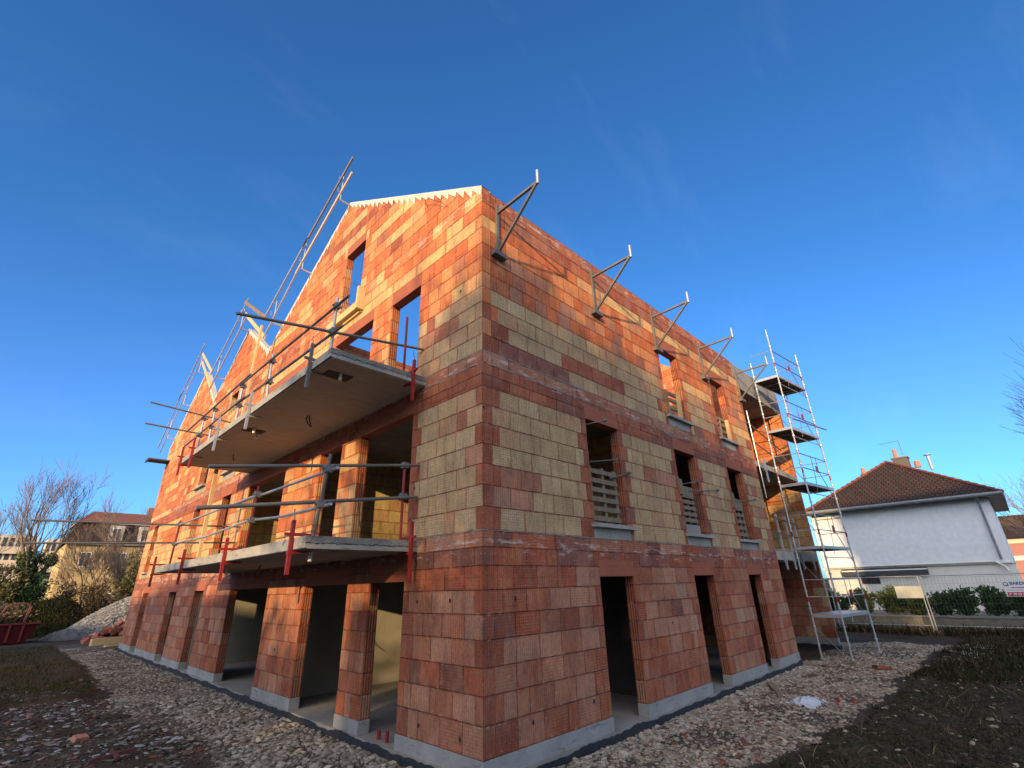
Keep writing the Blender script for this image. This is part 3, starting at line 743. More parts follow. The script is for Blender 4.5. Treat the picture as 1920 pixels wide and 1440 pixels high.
# rough floor stub pipes at the threshold and clutter inside the first door
squig([(0.12, 2.62, -0.2), (0.12, 2.62, -0.08)], 0.03, B, 'pipe_stub', 'red'); squig([(0.1, 2.35, -0.2), (0.1, 2.35, -0.05)], 0.028, B, 'pipe_stub', 'red')
for (x, y, z) in ((0, 1.55, 1.78), (0, 0.72, 1.80), (0, 1.38, 0.18), (0, 0.45, 0.16), (0, 1.8, 3.6), (0, 0.6, 7.1), (0.62, 0, 1.80), (0.9, 0, 0.25), (2.3, 0, 0.28), (5.1, 0, 1.2), (0.02, 0, 4.62), (8.3, 0, 0.9), (11.2, 0, 1.5), (0, 12.3, 1.1), (0, 7.0, 0.8)):
    m = MB(); a_ = [(0.022 * math.cos(k * 1.047) * (1 + .3 * (k % 2)), 0.034 * math.sin(k * 1.047)) for k in range(6)]
    m.poly([(x - 0.0105 if x == 0 else x + p, y + p if x == 0 else y - 0.0105, z + q) for p, q in (a_ if x else a_[::-1])]); m.build('tie_hole', MT['black'], B)

# ------------------------------------------------------------------ eaves brackets
def bracket(x, label, first=[None]):
    if first[0] is None:
        t = empty('scaffold_bracket', (0, 0, 0))
        m = MB(); m.bar((0, -0.035, 7.80), (0, -0.035, 8.98), 0.06, 0.045, (0, 1, 0)); m.build('wall_post', MT['dsteel'], t)
        MB().bar((0, -0.05, 8.78), (0, -1.12, 8.80), 0.05, 0.05).build('top_arm', MT['dsteel'], t)
        MB().bar((0, -0.05, 7.83), (0, -1.09, 8.78), 0.045, 0.045).build('diagonal_strut', MT['dsteel'], t)
        MB().tube([(0, -1.12, 8.76), (0, -1.12, 9.08)], 0.028, 10).build('tip_socket', MT['steel'], t)
        MB().box((-0.16, -0.13, 7.70), (0.16, -0.005, 7.79)).build('foot_block', MT['dsteel'], t)
        first[0] = t
    else: t = copy_tree(first[0])
    t.location = (x, 0, 0)
    tag(t, label, 'bracket', 'steel brackets bolted under the eaves')
for x, l in ((0.37, 'grey steel triangle bracket nearest the tall front corner'), (3.5, 'second steel triangle bracket from the front corner, above blank wall'),
             (6.28, 'middle steel triangle bracket above the top window with sky behind it'), (9.17, 'fourth steel triangle bracket above the darker top window'),
             (12.1, 'fifth steel triangle bracket beside the concrete roof beam and scaffold tower')): bracket(x, l)

# ------------------------------------------------------------------ balcony clamps, posts, rails
def clamp(x, y, z0, z1, ang, mat, label, slab=0.17, zs=None):
    """edge clamp: square bar gripping the slab edge with two jaws and a screw handle; local +X points inward over the slab"""
    t = empty('slab_clamp', (x, y, 0), label, 'clamp', 'clamps gripping the slab edges', rz=ang)
    MB().box((-0.06, -0.025, z0), (-0.01, 0.025, z1)).build('clamp_bar', MT[mat], t)
    j = MB(); j.box((-0.14, -0.02, zs + slab + 0.03), (0.26, 0.02, zs + slab + 0.07)); j.build('upper_jaw', MT[mat], t)
    MB().poly([(0, 0, 0)] * 3) if False else None
    j = MB()
    vs = [(-0.07, -0.03, zs - 0.06), (0.26, -0.03, zs - 0.025), (0.26, 0.03, zs - 0.025), (-0.07, 0.03, zs - 0.06), (-0.07, -0.03, zs - 0.01), (0.26, -0.03, zs - 0.005), (0.26, 0.03, zs - 0.005), (-0.07, 0.03, zs - 0.01)]
    j.mesh(vs, [(0, 3, 2, 1), (4, 5, 6, 7), (0, 1, 5, 4), (1, 2, 6, 5), (2, 3, 7, 6), (3, 0, 4, 7)]); j.build('lower_jaw', MT[mat], t)
    MB().tube([(-0.035, 0, z1), (-0.035, 0, z1 + 0.06), (-0.035, 0.03, z1 + 0.09), (-0.035, 0.03, z1 + 0.17)], 0.009, 6).build('screw_handle', MT['dsteel'], t)
    return t
ZU, ZL = 5.49, 2.53
for y, m_, l in ((2.34, 'dsteel', 'grey clamp nearest the front tip of the upper balcony'), (5.36, 'steel', 'second grey clamp along the upper balcony edge'),
                 (7.62, 'steel', 'third grey clamp on the upper balcony, next to the first red one'), (9.84, 'red', 'red clamp on the upper balcony edge just before its far end'),
                 (11.08, 'red', 'red clamp at the far end of the upper balcony')):
    clamp(-1.88, y, 5.16, 6.0, 0, m_, l, 0.165, ZU)
clamp(-0.31, 1.6, 5.11, 5.92, R(90), 'red', 'red clamp on the upper balcony edge close to the wall', 0.165, ZU)
for y, l in ((2.02, 'red clamp at the front corner of the lower balcony'), (5.08, 'second red clamp along the lower balcony edge'),
             (8.15, 'third red clamp along the lower balcony, bright red'), (11.12, 'dark red clamp at the far end of the lower balcony')):
    clamp(-1.88, y, 2.2, 2.95, 0, 'redrust' if y > 10 else 'red', l, 0.17, ZL)
clamp(-0.17, 1.6, 2.05, 3.0, R(90), 'red', 'red clamp on the lower balcony edge close to the wall', 0.17, ZL)

def post(x, y, z0, z1, mat, label, dy=0.0, cups=()):
    t = empty('guard_post', (x, y, z0), label, 'post', 'upright guard posts on the balconies')
    MB().tube([(0, 0, 0), (0, dy, z1 - z0)], 0.024, 10).build('post_tube', MT[mat], t)
    for z in cups:
        c = MB(); f_ = (z - z0) / (z1 - z0); c.box((-0.045, dy * f_ - 0.05, z - z0 - 0.05), (0.055, dy * f_ + 0.05, z - z0 + 0.05))
        c.tube([(-0.08, dy * f_, z - z0), (0.1, dy * f_, z - z0)], 0.015, 6); c.build('coupler', MT['dsteel'], t)
    return t
for (y, l, d) in ((1.82, 'steel guard post at the front tip of the upper balcony', 0), (4.72, 'second steel guard post on the upper balcony', 0.1),
               (6.66, 'third steel guard post on the upper balcony', 0), (8.82, 'fourth steel guard post on the upper balcony', 0.05)):
    post(-1.80, y, 5.655, 6.75, 'steel', l, d, (6.08, 6.58))
post(-1.80, 9.93, 5.655, 6.66, 'steel', 'last steel guard post on the upper balcony above the red clamp', 0, (6.1, 6.6))
post(-0.43, 1.72, 5.655, 6.86, 'redrust', 'dark red guard post on the upper balcony against the sky in the doorway')
post(-1.80, 1.55, 2.70, 3.82, 'dsteel', 'leaning grey guard post at the front corner of the lower balcony', -0.24, (3.12, 3.61))
post(-1.80, 4.36, 2.70, 3.80, 'redrust', 'red guard post midway along the lower balcony', -0.16, (3.2, 3.65))
post(-1.80, 9.96, 2.70, 3.78, 'redrust', 'dark red guard post at the far end of the lower balcony', -0.1, (3.2, 3.68))
post(-0.28, 1.72, 2.70, 3.99, 'red', 'bright red guard post on the lower balcony beside the wall', 0, (3.42, 3.95))

def rail(p, q, label, mat='dsteel', r_=0.024, sag=None):
    pts = [p, q] if sag is None else [p, sag, q]
    o0 = Vector(p)
    o = MB().tube([Vector(x) - o0 for x in pts], r_, 10).build('guard_rail', MT[mat]); o.location = o0
    tag(o, label, 'rail', 'tubular guard rails of the balconies')
rail((-1.85, 1.25, 6.50), (-1.85, 6.6, 6.60), 'top tube running along the near half of the upper balcony', 'dsteel')
rail((-1.88, 5.9, 6.62), (-1.85, 11.6, 6.60), 'top tube running along the far half of the upper balcony', 'dsteel')
rail((-1.85, 1.35, 5.97), (-1.85, 6.5, 6.10), 'lower tube running along the near half of the upper balcony', 'dsteel')
rail((-1.88, 6.0, 6.10), (-1.85, 11.4, 6.09), 'lower tube running along the far half of the upper balcony', 'dsteel')
rail((-3.30, 1.75, 5.79), (-0.02, 1.75, 6.31), 'long tube poking out into the sky from the near end of the upper balcony', 'dsteel', 0.025)
rail((-2.99, 11.0, 7.12), (-0.5, 11.0, 6.93), 'upper of two tubes poking out at the far end of the upper balcony')
rail((-2.97, 11.05, 6.50), (-0.5, 11.05, 6.42), 'lower of two tubes poking out at the far end of the upper balcony')
rail((-1.74, 1.15, 3.60), (-1.74, 5.6, 3.66), 'near top tube along the lower balcony', 'steel', 0.022)
rail((-1.76, 4.3, 3.66), (-1.80, 10.1, 3.67), 'far top tube along the lower balcony', 'steel', 0.022)
rail((-1.74, 1.24, 3.10), (-1.74, 4.45, 3.22), 'near lower tube along the lower balcony, slightly bent', 'steel', 0.022, (-1.74, 3.0, 3.12))
rail((-1.76, 4.25, 3.23), (-1.80, 10.2, 3.22), 'far lower tube along the lower balcony', 'steel', 0.022, (-1.78, 7.3, 3.15))
rail((-3.23, 1.68, 3.50), (-0.02, 1.68, 3.985), 'upper tube crossing the near end of the lower balcony', 'dsteel', 0.025)
rail((-3.26, 1.68, 2.97), (-0.03, 1.68, 3.43), 'dark lower tube crossing the near end of the lower balcony', 'dsteel', 0.028)
rail((-4.6, 11.0, 3.72), (0.1, 11.0, 3.83), 'thin upper tube reaching left past the far end of the lower balcony', 'dsteel', 0.024)
rail((-4.6, 11.05, 3.20), (-0.05, 11.05, 3.38), 'thin lower tube reaching left past the far end of the lower balcony', 'dsteel', 0.024)

# ------------------------------------------------------------------ gable edge rails
def grail(p, q, label, wd=0.035, hg=0.11, mat='steel', name='edge_board', cat='rail', grp='guard rails above the gable slopes'):
    p = Vector(p); q = Vector(q)
    o = MB().bar((0, 0, 0), q - p, wd, hg).build(name, MT[mat]); o.location = p
    tag(o, label, cat, grp)
grail((-0.42, 5.45, 14.15), (-0.42, 8.6, 12.55), 'upper rail board rising highest above the near gable', mat='gwood')
grail((-0.42, 8.2, 12.75), (-0.42, 11.4, 11.05), 'lower length of the outer rail beside the near gable')
grail((-0.36, 5.5, 13.62), (-0.36, 9.0, 11.80), 'pale inner rail board above the near gable slope', mat='wood')
grail((-0.36, 8.6, 12.0), (-0.36, 11.2, 10.25), 'lower length of the inner rail beside the near gable')
grail((-0.42, 14.1, 13.25), (-0.42, 17.8, 11.05), 'outer rail along the middle gable')
grail((-0.36, 14.0, 12.45), (-0.36, 17.7, 10.30), 'inner rail along the middle gable')
grail((-0.42, 20.8, 13.75), (-0.42, 24.0, 11.6), 'upper length of the outer rail on the far gable')
grail((-0.42, 23.6, 11.9), (-0.42, 26.5, 9.5), 'lower length of the outer rail on the far gable')
grail((-0.36, 21.0, 13.2), (-0.36, 25.9, 9.15), 'inner rail on the far gable')
grail((-0.44, 14.5, 13.25), (-0.44, 11.1, 11.0), 'upper board crossing the valley between near and middle gables', 0.03, 0.14, 'gwood', 'valley_board', 'board', 'boards across the gable valleys')
grail((-0.34, 14.45, 12.7), (-0.34, 11.05, 10.2), 'pale lower board crossing the valley between near and middle gables', 0.03, 0.15, 'wood', 'valley_board', 'board', 'boards across the gable valleys')
grail((-0.44, 20.6, 13.1), (-0.44, 17.6, 11.1), 'upper board crossing the valley between middle and far gables', 0.03, 0.14, 'wood', 'valley_board', 'board', 'boards across the gable valleys')
grail((-0.34, 20.8, 12.75), (-0.34, 17.5, 10.3), 'long pale lower board between middle and far gables', 0.03, 0.15, 'wood', 'valley_board', 'board', 'boards across the gable valleys')
def gbr(y, z, label, h=1.0):
    t = empty('rail_bracket', (0, y, z), label, 'bracket', 'small brackets holding the gable rails')
    MB().box((-0.36, -0.02, -0.07), (0.0, 0.02, -0.02)).build('arm', MT['steel'], t)
    MB().tube([(-0.34, 0, -0.07), (-0.34, 0, h)], 0.016, 8).build('upright', MT['steel'], t)
    h_ = MB()
    for k in (0.25, 0.72): h_.bar((-0.34, 0, k * h), (-0.46, 0, k * h), 0.02, 0.02); h_.bar((-0.46, 0, k * h - .01), (-0.46, 0, k * h + 0.13), 0.015, 0.015)
    h_.build('hook', MT['steel'], t)
for y, z, l in ((6.15, 13.05, 'rail bracket on the peak of the near gable'), (8.5, 11.75, 'rail bracket high on the near gable slope'), (10.5, 10.6, 'rail bracket low on the near gable slope'),
                (14.74, 12.15, 'rail bracket on the peak of the middle gable'), (17.0, 10.7, 'rail bracket on the slope of the middle gable'),
                (21.04, 12.3, 'rail bracket on the peak of the far gable'), (22.9, 11.1, 'rail bracket high on the far gable slope'), (24.9, 9.75, 'rail bracket low on the far gable slope')): gbr(y, z, l)
o = MB().box((-0.95, 24.7, 8.46), (0.0, 25.5, 8.53)).box((-0.95, 24.7, 8.40), (-0.9, 25.5, 8.46)).build('ledge_plank', MT['dark']); tag(o, 'dark plank sticking out at the far left wall edge', 'plank')
o = MB().bar((0, 0, 0), (0.0, 0.1, 2.72), 0.09, 0.09).build('timber_post', MT['wood']); o.location = (-1.0, 10.75, 2.70); tag(o, 'pale timber post standing on the lower balcony', 'post')
o = MB().bar((0, 0, 0), (0.0, -0.25, 4.8), 0.10, 0.06).build('timber_post', MT['wood']); o.location = (-0.6, 11.0, 5.655); tag(o, 'long timber batten standing on the upper balcony in front of the far gable', 'post')

# ------------------------------------------------------------------ window forms, pallets, rods
def formwork():
    t = empty('timber_form', (0, 5.35, 8.5), 'timber formwork fixed below the upper gable window', 'formwork')
    MB().box((-0.16, -0.85, 0.02), (-0.03, 0.95, 0.22)).build('face_board', MT['wood'], t)
    MB().box((-0.06, -0.80, -0.06), (-0.005, 0.9, -0.01)).build('bottom_batten', MT['wood'], t)
    MB().box((-0.20, -0.86, -0.02), (-0.01, -0.78, 0.62)).build('end_post', MT['wood'], t)
    m = MB()
    for y, z, a in ((-0.7, 0.75, 0.3), (-0.2, 0.42, 0.12), (0.4, 0.45, 0.1)): m.tube([(-0.3, y, z), (0.3, y + a, z + 0.05)], 0.01, 6)
    m.build('tie_rod', MT['dsteel'], t)
formwork()
def pallet(name, x0, x1, z0, z1, y, n, label, nail=0):
    t = empty(name, ((x0 + x1) / 2, y, z0), label, 'pallet', 'wooden pallets closing the window openings')
    w_ = (x1 - x0) / 2; h = z1 - z0
    for k in range(n):
        z = h * (k + 0.5) / n
        MB().box((-w_, -0.02, z - 0.045), (w_, 0.0, z + 0.045)).build('slat', MT['gwood'], t)
    for x in (-w_ + 0.05, 0.0, w_ - 0.05): MB().box((x - 0.04, 0.001, 0), (x + 0.04, 0.09, h)).build('runner', MT['gwood'], t)
pallet('wooden_pallet', 2.80, 3.74, 3.02, 4.10, 0.07, 6, 'tall wooden pallet filling the lower half of the nearest side window')
pallet('wooden_pallet', 6.46, 7.15, 3.25, 3.98, 0.05, 5, 'wooden pallet in the middle side window above a grey block')
pallet('wooden_pallet', 9.66, 10.3, 3.05, 3.95, 0.05, 5, 'wooden pallet in the farthest first floor side window')
def frame(x, z, w_, h, label, lean):
    t = empty('timber_trestle', (x, 0.02, z), label, 'trestle', 'timber frames standing in the top side windows')
    MB().bar((-w_ / 2, 0, 0), (-w_ / 2 + lean, 0.05, h), 0.10, 0.06).build('leg', MT['gwood'], t)
    MB().bar((w_ / 2 - 0.05, -0.04, 0), (w_ / 2 - lean * 0.3, -0.04, h * 0.95), 0.10, 0.06).build('leg', MT['wood'], t)
    for k in (0.35, 0.65, 0.9): MB().bar((-w_ / 2, 0.03, h * k), (w_ / 2, 0.03, h * (k + .03)), 0.05, 0.09).build('cross_rail', MT['gwood'], t)
frame(6.82, 5.95, 0.62, 0.75, 'timber frame standing in the sky lit top window', 0.05)
frame(10.05, 5.95, 0.62, 0.72, 'timber frame standing in the dark top window', 0.2)
for (x0, x1, z0, z1, b, l) in ((6.32, 6.62, 3.9, 4.15, 0.2, 'short board clamped in the middle side window'), (9.45, 9.75, 3.85, 4.15, 0.2, 'short board clamped in the farthest side window')):
    o = MB().box((x0, -0.06, z0), (x0 + 0.12, 0.03, z1 + 0.12)).box((x0 + .05, 0.0, z0 - 0.05), (x1 + 0.45, 0.04, z1 - 0.02)).build('clamp_board', MT['gwood']); tag(o, l, 'board')
o = MB().box((6.46, 0.03, 3.0), (7.2, 0.16, 3.22)).build('concrete_block', MT['concrete']); tag(o, 'grey concrete block under the pallet in the middle side window', 'block')
def rod(p, q, label):
    p = Vector(p); t = empty('threaded_rod', p, label, 'rod', 'tie rods at the side windows'); q = Vector(q) - p
    MB().tube([(0, 0, 0), q], 0.011, 6).build('rod_bar', MT['dsteel'], t)
    MB().tube([q - q.normalized() * 0.12, q - q.normalized() * 0.06], 0.035, 6).build('wing_nut', MT['dsteel'], t)
rod((2.70, 0.02, 4.14), (3.80, 0.0, 4.36), 'thin tie rod across the upper part of the nearest side window')
rod((3.45, 0.03, 3.92), (4.18, -0.05, 4.13), 'tie rod with wing nut over the right jamb of the nearest side window')
rod((2.88, 0.1, 4.96), (3.25, -0.22, 5.06), 'short timber tie poking out under the nearest window lintel')
rod((6.36, -0.02, 4.13), (7.5, 0.0, 4.36), 'thin tie rod across the middle side window')
rod((6.83, 0.0, 4.03), (8.6, -0.06, 4.24), 'long tie rod over the right jamb of the middle side window')
rod((9.7, 0.0, 4.05), (11.3, -0.06, 4.25), 'tie rod over the right jamb of the farthest side window')
# services seen in the first doorway
for i, (x, y, h) in enumerate(((3.35, 0.75, 1.05), (3.1, 1.1, 0.85))):
    o = MB().tube([(0, 0, 0), (0.02, 0, h * .5), (0.12, 0.02, h * .8), (0.2, 0.05, h)], 0.018, 6).tube([(0, 0, 0.1), (-0.12, 0, 0.25), (-0.14, 0, 0.45), (0, 0, 0.55), (0.1, 0, 0.4), (0.05, 0, 0.2)], 0.02, 6).build('coiled_hose', MT['black'])
    o.location = (x, y, -0.2); tag(o, ('coiled black conduit just inside the first side doorway', 'smaller black conduit deeper inside the first side doorway')[i], 'conduit')

# ------------------------------------------------------------------ scaffold tower
def scaffold():
    t = empty('scaffold_tower', (14.85, -0.6, -0.30), 'tall aluminium scaffold tower with five decks beside the recessed balconies', 'scaffold')
    X0, X1 = -1.16, 1.20
    st = [((X0, 0.45), 9.95), ((X0, -0.36), 11.1), ((X1, -0.62), 10.7), ((X1, 0.20), 10.2)]
    corners = [s[0] for s in st]
    for (x, y), h in st:
        s_ = MB().tube([(x, y, 0.0), (x, y, h - 0.3)], 0.026, 10).tube([(x, y, h - 0.3), (x, y, h)], 0.017, 8).build('standard', MT['steel'], t)
        c = MB()
        z = 0.35
        while z < h - 0.3:
            c.tube([(x, y, z), (x, y, z + 0.035)], 0.046, 8); z += 0.5
        c.build('rosette_rings', MT['steel'], s_)
        for k in range(int(h / 2.0)): MB().tube([(x, y, 2.0 * k + 1.55), (x, y, 2.0 * k + 1.70)], 0.0285, 8).build('red_sleeve', MT['red'], s_)
        MB().tube([(x, y, -0.05), (x, y, 0.0)], 0.05, 8).build('base_plate', MT['steel'], s_)
    decks = [1.2, 3.2, 5.25, 7.2, 9.2]
    def lerp(a, b, f): return (a[0] + (b[0] - a[0]) * f, a[1] + (b[1] - a[1]) * f)
    for z in decks:
        a, b, c_, d = corners[1], corners[2], corners[3], corners[0]
        m = MB()
        for (p, q) in ((a, b), (b, c_), (c_, d), (d, a)):
            m.bar((*p, z - 0.04), (*q, z - 0.04), 0.045, 0.09)
        dk = m.build('deck_frame', MT['steel'], t)
        pl_ = MB(); vs = [(*lerp(a, c_, .02), z - 0.03), (*lerp(b, d, .02), z - 0.03), (*lerp(c_, a, .02), z - 0.03), (*lerp(d, b, .02), z - 0.03)]
        vs = vs + [(p[0], p[1], z) for p in vs]
        pl_.mesh(vs, [(3, 2, 1, 0), (4, 5, 6, 7), (0, 1, 5, 4), (1, 2, 6, 5), (2, 3, 7, 6), (3, 0, 4, 7)])
        pl_.build('deck_board', MT['deck'] if z > 2 else MT['steel'], dk)
        for f in (0.3, 0.55, 0.8): MB().bar((*lerp(a, b, f), z - 0.055), (*lerp(d, c_, f), z - 0.055), 0.03, 0.04).build('cross_rib', MT['gutter'], dk)
        # outer guardrail bay
        g = MB(); g.tube([(*a, z + 1.0), (*b, z + 1.0)], 0.017, 8).tube([(*a, z + 0.5), (*b, z + 0.5)], 0.017, 8)
        m0, m1 = lerp(a, b, .43), lerp(a, b, .60)
        g.tube([(*m0, z + 0.48), (*m0, z + 0.98)], 0.011, 6).tube([(*m1, z + 0.48), (*m1, z + 0.98)], 0.011, 6)
        g.tube([(*m0, z + 0.5), (*lerp(a, b, .40), z + 0.1), (*lerp(a, b, .34), z - 0.25)], 0.011, 6)
        g.tube([(*m1, z + 0.5), (*lerp(a, b, .78), z + 0.05), (*lerp(a, b, .97), z - 0.45)], 0.013, 6)
        gr = g.build('guardrail', MT['dsteel'] if z > 4 else MT['steel'], t)
        pp0, pp1 = lerp(a, b, .475), lerp(a, b, .555)
        pc = MB(); pc.poly([(pp0[0], pp0[1] - .025, z + 0.44), (pp1[0], pp1[1] - .025, z + 0.44), (pp1[0], pp1[1] - .025, z + 0.68), (pp0[0], pp0[1] - .025, z + 0.68)])
        pc.build('red_placard', MT['red'], gr)
        for (p, q) in ((a, d), (b, c_)): 
            for hz in (0.5, 1.0): MB().tube([(*p, z + hz), (*q, z + hz)], 0.015, 6).build('end_rail', MT['steel'], t)
        if z > 2:
            MB().tube([(*a, z - 0.35), (*b, z - 0.35)], 0.015, 6).build('ledger', MT['steel'], t)
        MB().tube([(*d, z - 0.35), (*c_, z - 1.6)], 0.013, 6).build('brace', MT['steel'], t)
    # ladder between the two top decks
    l = MB(); xa, xb = 0.55, 0.90
    for x in (xa, xb): l.tube([(x, 0.05, 7.2), (x + 0.1, 0.02, 9.2)], 0.014, 6)
    for k in range(8): f = (k + .5) / 8; l.tube([(xa + .1 * f, 0.05, 7.2 + 2 * f), (xb + .1 * f, 0.05, 7.2 + 2 * f)], 0.011, 6)
    l.build('ladder', MT['steel'], t)
    MB().tube([(-0.6, -0.35, 7.62), (2.2, -0.75, 7.66)], 0.024, 8).build('tie_tube', MT['dsteel'], t)
    return t
scaffold()
# loggia clamps, rails
for x, z0, z1, zs, sl_, l in ((12.9, 4.98, 5.8, 5.44, 0.18, 'grey clamp on the upper recessed balcony edge'),
                        (12.75, 2.22, 3.92, 2.5, 0.26, 'grey post clamp nearest the brick corner on the lower recessed balcony'), (13.6, 2.22, 3.9, 2.5, 0.26, 'grey post clamp in the middle of the lower recessed balcony'),
                        (14.48, 2.22, 3.9, 2.5, 0.26, 'grey post clamp behind the scaffold leg on the lower recessed balcony'), (15.7, 2.2, 3.0, 2.5, 0.26, 'short grey clamp near the far wall of the lower recessed balcony')):
    clamp(x, -0.03, z0, z1, R(90), 'steel', l, sl_, zs)
def lr(p, q, l):
    p = Vector(p); o = MB().tube([(0, 0, 0), Vector(q) - p], 0.02, 8).build('guard_rail', MT['dsteel']); o.location = p; tag(o, l, 'rail', 'tubes across the recessed balconies')
lr((12.3, -0.10, 3.78), (14.6, -0.10, 3.72), 'upper tube across the lower recessed balcony'); lr((12.3, -0.10, 3.32), (15.0, -0.10, 3.24), 'thicker lower tube across the lower recessed balcony')
lr((12.25, 0.0, 7.0), (15.6, 0.05, 6.55), 'upper tube across the upper recessed balcony'); lr((12.4, 0.0, 6.35), (15.6, 0.05, 6.0), 'lower tube across the upper recessed balcony')
o = MB().tube([(0, 0, 0), (-0.02, 0, 3.0)], 0.02, 8).build('guard_post', MT['steel']); o.location = (12.3, -0.06, 4.4); tag(o, 'slim steel pole along the brick edge of the upper recessed balcony', 'pole')

# ------------------------------------------------------------------ neighbour house on the right
def uvquad(mb, pts, col=None):
    p = [Vector(x) for x in pts]; e = (p[1] - p[0]).normalized(); n_ = (p[1] - p[0]).cross(p[-1] - p[0]).normalized(); f_ = n_.cross(e)
    mb.poly(pts, col, [((q - p[0]).dot(e), (q - p[0]).dot(f_)) for q in p], [(0.5, 0.5)] * len(p))
def house_right():
    t = empty('neighbour_house', (30, -0.9, 0.0), 'white rendered house with a dark tiled hip roof behind the hedge', 'house')
    y0, y1, x0, x1 = -4.1, 4.1, 0.0, 9.0
    MB().box((x0, y0, 2.40), (x1, y1, 5.5)).build('upper_wall', MT['render'], t)
    MB().box((x0 + 0.06, y0 + .06, -0.3), (x1, y1 - .06, 2.40)).build('ground_floor_wall', MT['lrender'], t)
    MB().box((x0 - 0.05, y0 - .04, 2.36), (x0 + 0.1, y1 + .04, 2.44)).build('string_course', MT['lrender'], t)
    o_ = 0.62; z = 5.62
    A, Bq, Cq, D = (x0 - o_, y0 - o_ , z), (x0 - o_, y1 + o_ * .4, z), (x1 + o_, y1 + o_ * .4, z), (x1 + o_, y0 - o_, z)
    P1, P2 = (4.3, 0.0, 8.75), (5.2, 0.0, 8.75)
    m = MB(); uvquad(m, [Bq, A, P1]); uvquad(m, [A, D, P2, P1]); uvquad(m, [D, Cq, P2]); uvquad(m, [Cq, Bq, P1, P2])
    m.poly([A, Bq, Cq, D], None, [(0, 0)] * 4)
    rf = m.build('roof', MT['tiles'], t)
    clay = simple('ridge_tile', (0.20, 0.065, 0.035), (0.13, 0.05, 0.035), 5, 0.85, 0.2)
    for a, b in ((A, P1), (Bq, P1), (P1, P2), (D, P2)):
        rt = MB(); av, bv = Vector(a), Vector(b); n_ = int((bv - av).length / 0.42)
        for i in range(n_): rt.tube([av.lerp(bv, i / n_) + Vector((0, 0, .03)), av.lerp(bv, (i + 1) / n_) + Vector((0, 0, .01))], 0.10, 6, 0.08)
        rt.build('ridge_tiles', clay, rf)
    MB().tube([(x0 - o_ - .05, y0 - o_, z - .02), (x0 - o_ - .05, y1 + o_ * .4, z - .02)], 0.085, 8).build('gutter', MT['gutter'], t)
    MB().box((x0 - o_ + .02, y0 - o_ + .02, z - 0.14), (x0 - o_ + .06, y1 + .2, z - .01)).box((x0 - o_ + .06, y0 - o_ - .02, z - 0.20), (x1 + o_, y0 - o_ + .03, z - .01)).build('fascia', MT['gutter'], t)
    MB().box((x0 - o_ + .06, y0 - o_ + .03, z - 0.10), (x1 + o_, y1 + .2, z - 0.06)).build('soffit', MT['dark'], t)
    MB().tube([(x0 - .5, -3.70, 5.5), (x0 - .08, -3.70, 5.3), (x0 - .08, -3.72, 2.55)], 0.05, 8).build('downpipe', MT['gutter'], t)
    MB().tube([(x0 - .1, 3.6, 2.46), (x0 - .1, -3.45, 2.46), (x0 - .1, -3.74, 2.2), (x0 - .1, -3.8, 2.0)], 0.05, 8).build('drain_pipe', MT['lrender'], t)
    MB().tube([(x0 - .4, 4.02, 5.5), (x0 - .08, 4.02, 5.3), (x0 - .08, 4.02, 2.5), (x0 - .1, 3.6, 2.46)], 0.045, 8).build('downpipe', MT['white'], t)
    aw = MB().box((x0 - .22, -0.75, 1.98), (x0 + .02, 3.15, 2.33)).build('awning_cassette', MT['dark'], t)
    MB().box((x0 - .24, -0.76, 2.20), (x0 - .215, 3.17, 2.26)).build('awning_front_bar', MT['white'], aw)
    wn = MB().box((x0 + .03, 1.5, 1.55), (x0 + .055, 2.35, 1.93)).build('window', MT['black'], t)
    b_ = MB()
    for k in range(5): b_.box((x0 + .0, 1.52 + k * .2, 1.55), (x0 + .028, 1.54 + k * .2, 1.93))
    b_.build('window_bars', MT['dark'], wn)
    # chimneys
    c = MB().box((3.0, 1.0, 7.3), (3.35, 1.35, 8.05), (0.13, 0.11, 0.09)).build('chimney', MT['vcol'], t)
    MB().tube([(3.17, 1.17, 8.05), (3.17, 1.17, 8.42)], 0.14, 10, 0.11).build('chimney_pot', simple('clay_pot', (0.45, 0.17, 0.10), (0.52, 0.22, 0.13), 6), c)
    c = MB().box((4.2, -1.15, 8.0), (4.9, -0.35, 8.85), (0.12, 0.10, 0.08)).box((4.15, -1.2, 8.85), (4.95, -0.3, 8.93), (0.16, 0.14, 0.11)).build('chimney', MT['vcol'], t)
    MB().tube([(4.4, -0.6, 8.93), (4.4, -0.6, 9.5)], 0.13, 10, 0.10).build('chimney_pot', bpy.data.materials['clay_pot'], c)
    MB().tube([(4.6, -1.5, 8.2), (4.6, -1.5, 8.6)], 0.17, 10, 0.14).build('chimney_pot', bpy.data.materials['clay_pot'], t)
    fl = MB().tube([(4.3, -2.15, 7.9), (4.3, -2.15, 8.75)], 0.09, 10).tube([(4.3, -2.15, 8.8), (4.3, -2.15, 8.84)], 0.2, 10).build('metal_flue', MT['steel'], t)
    an = MB().tube([(4.6, -0.95, 9.1), (4.6, -0.95, 10.1)], 0.02, 6).tube([(4.6, -0.95, 10.05), (4.6, 0.1, 10.0)], 0.012, 6)
    for k in range(6): an.tube([(4.45, -0.75 + k * .15, 10.04), (4.75, -0.75 + k * .15, 10.02)], 0.007, 5)
    an.build('aerial', MT['dsteel'], t)
house_right()

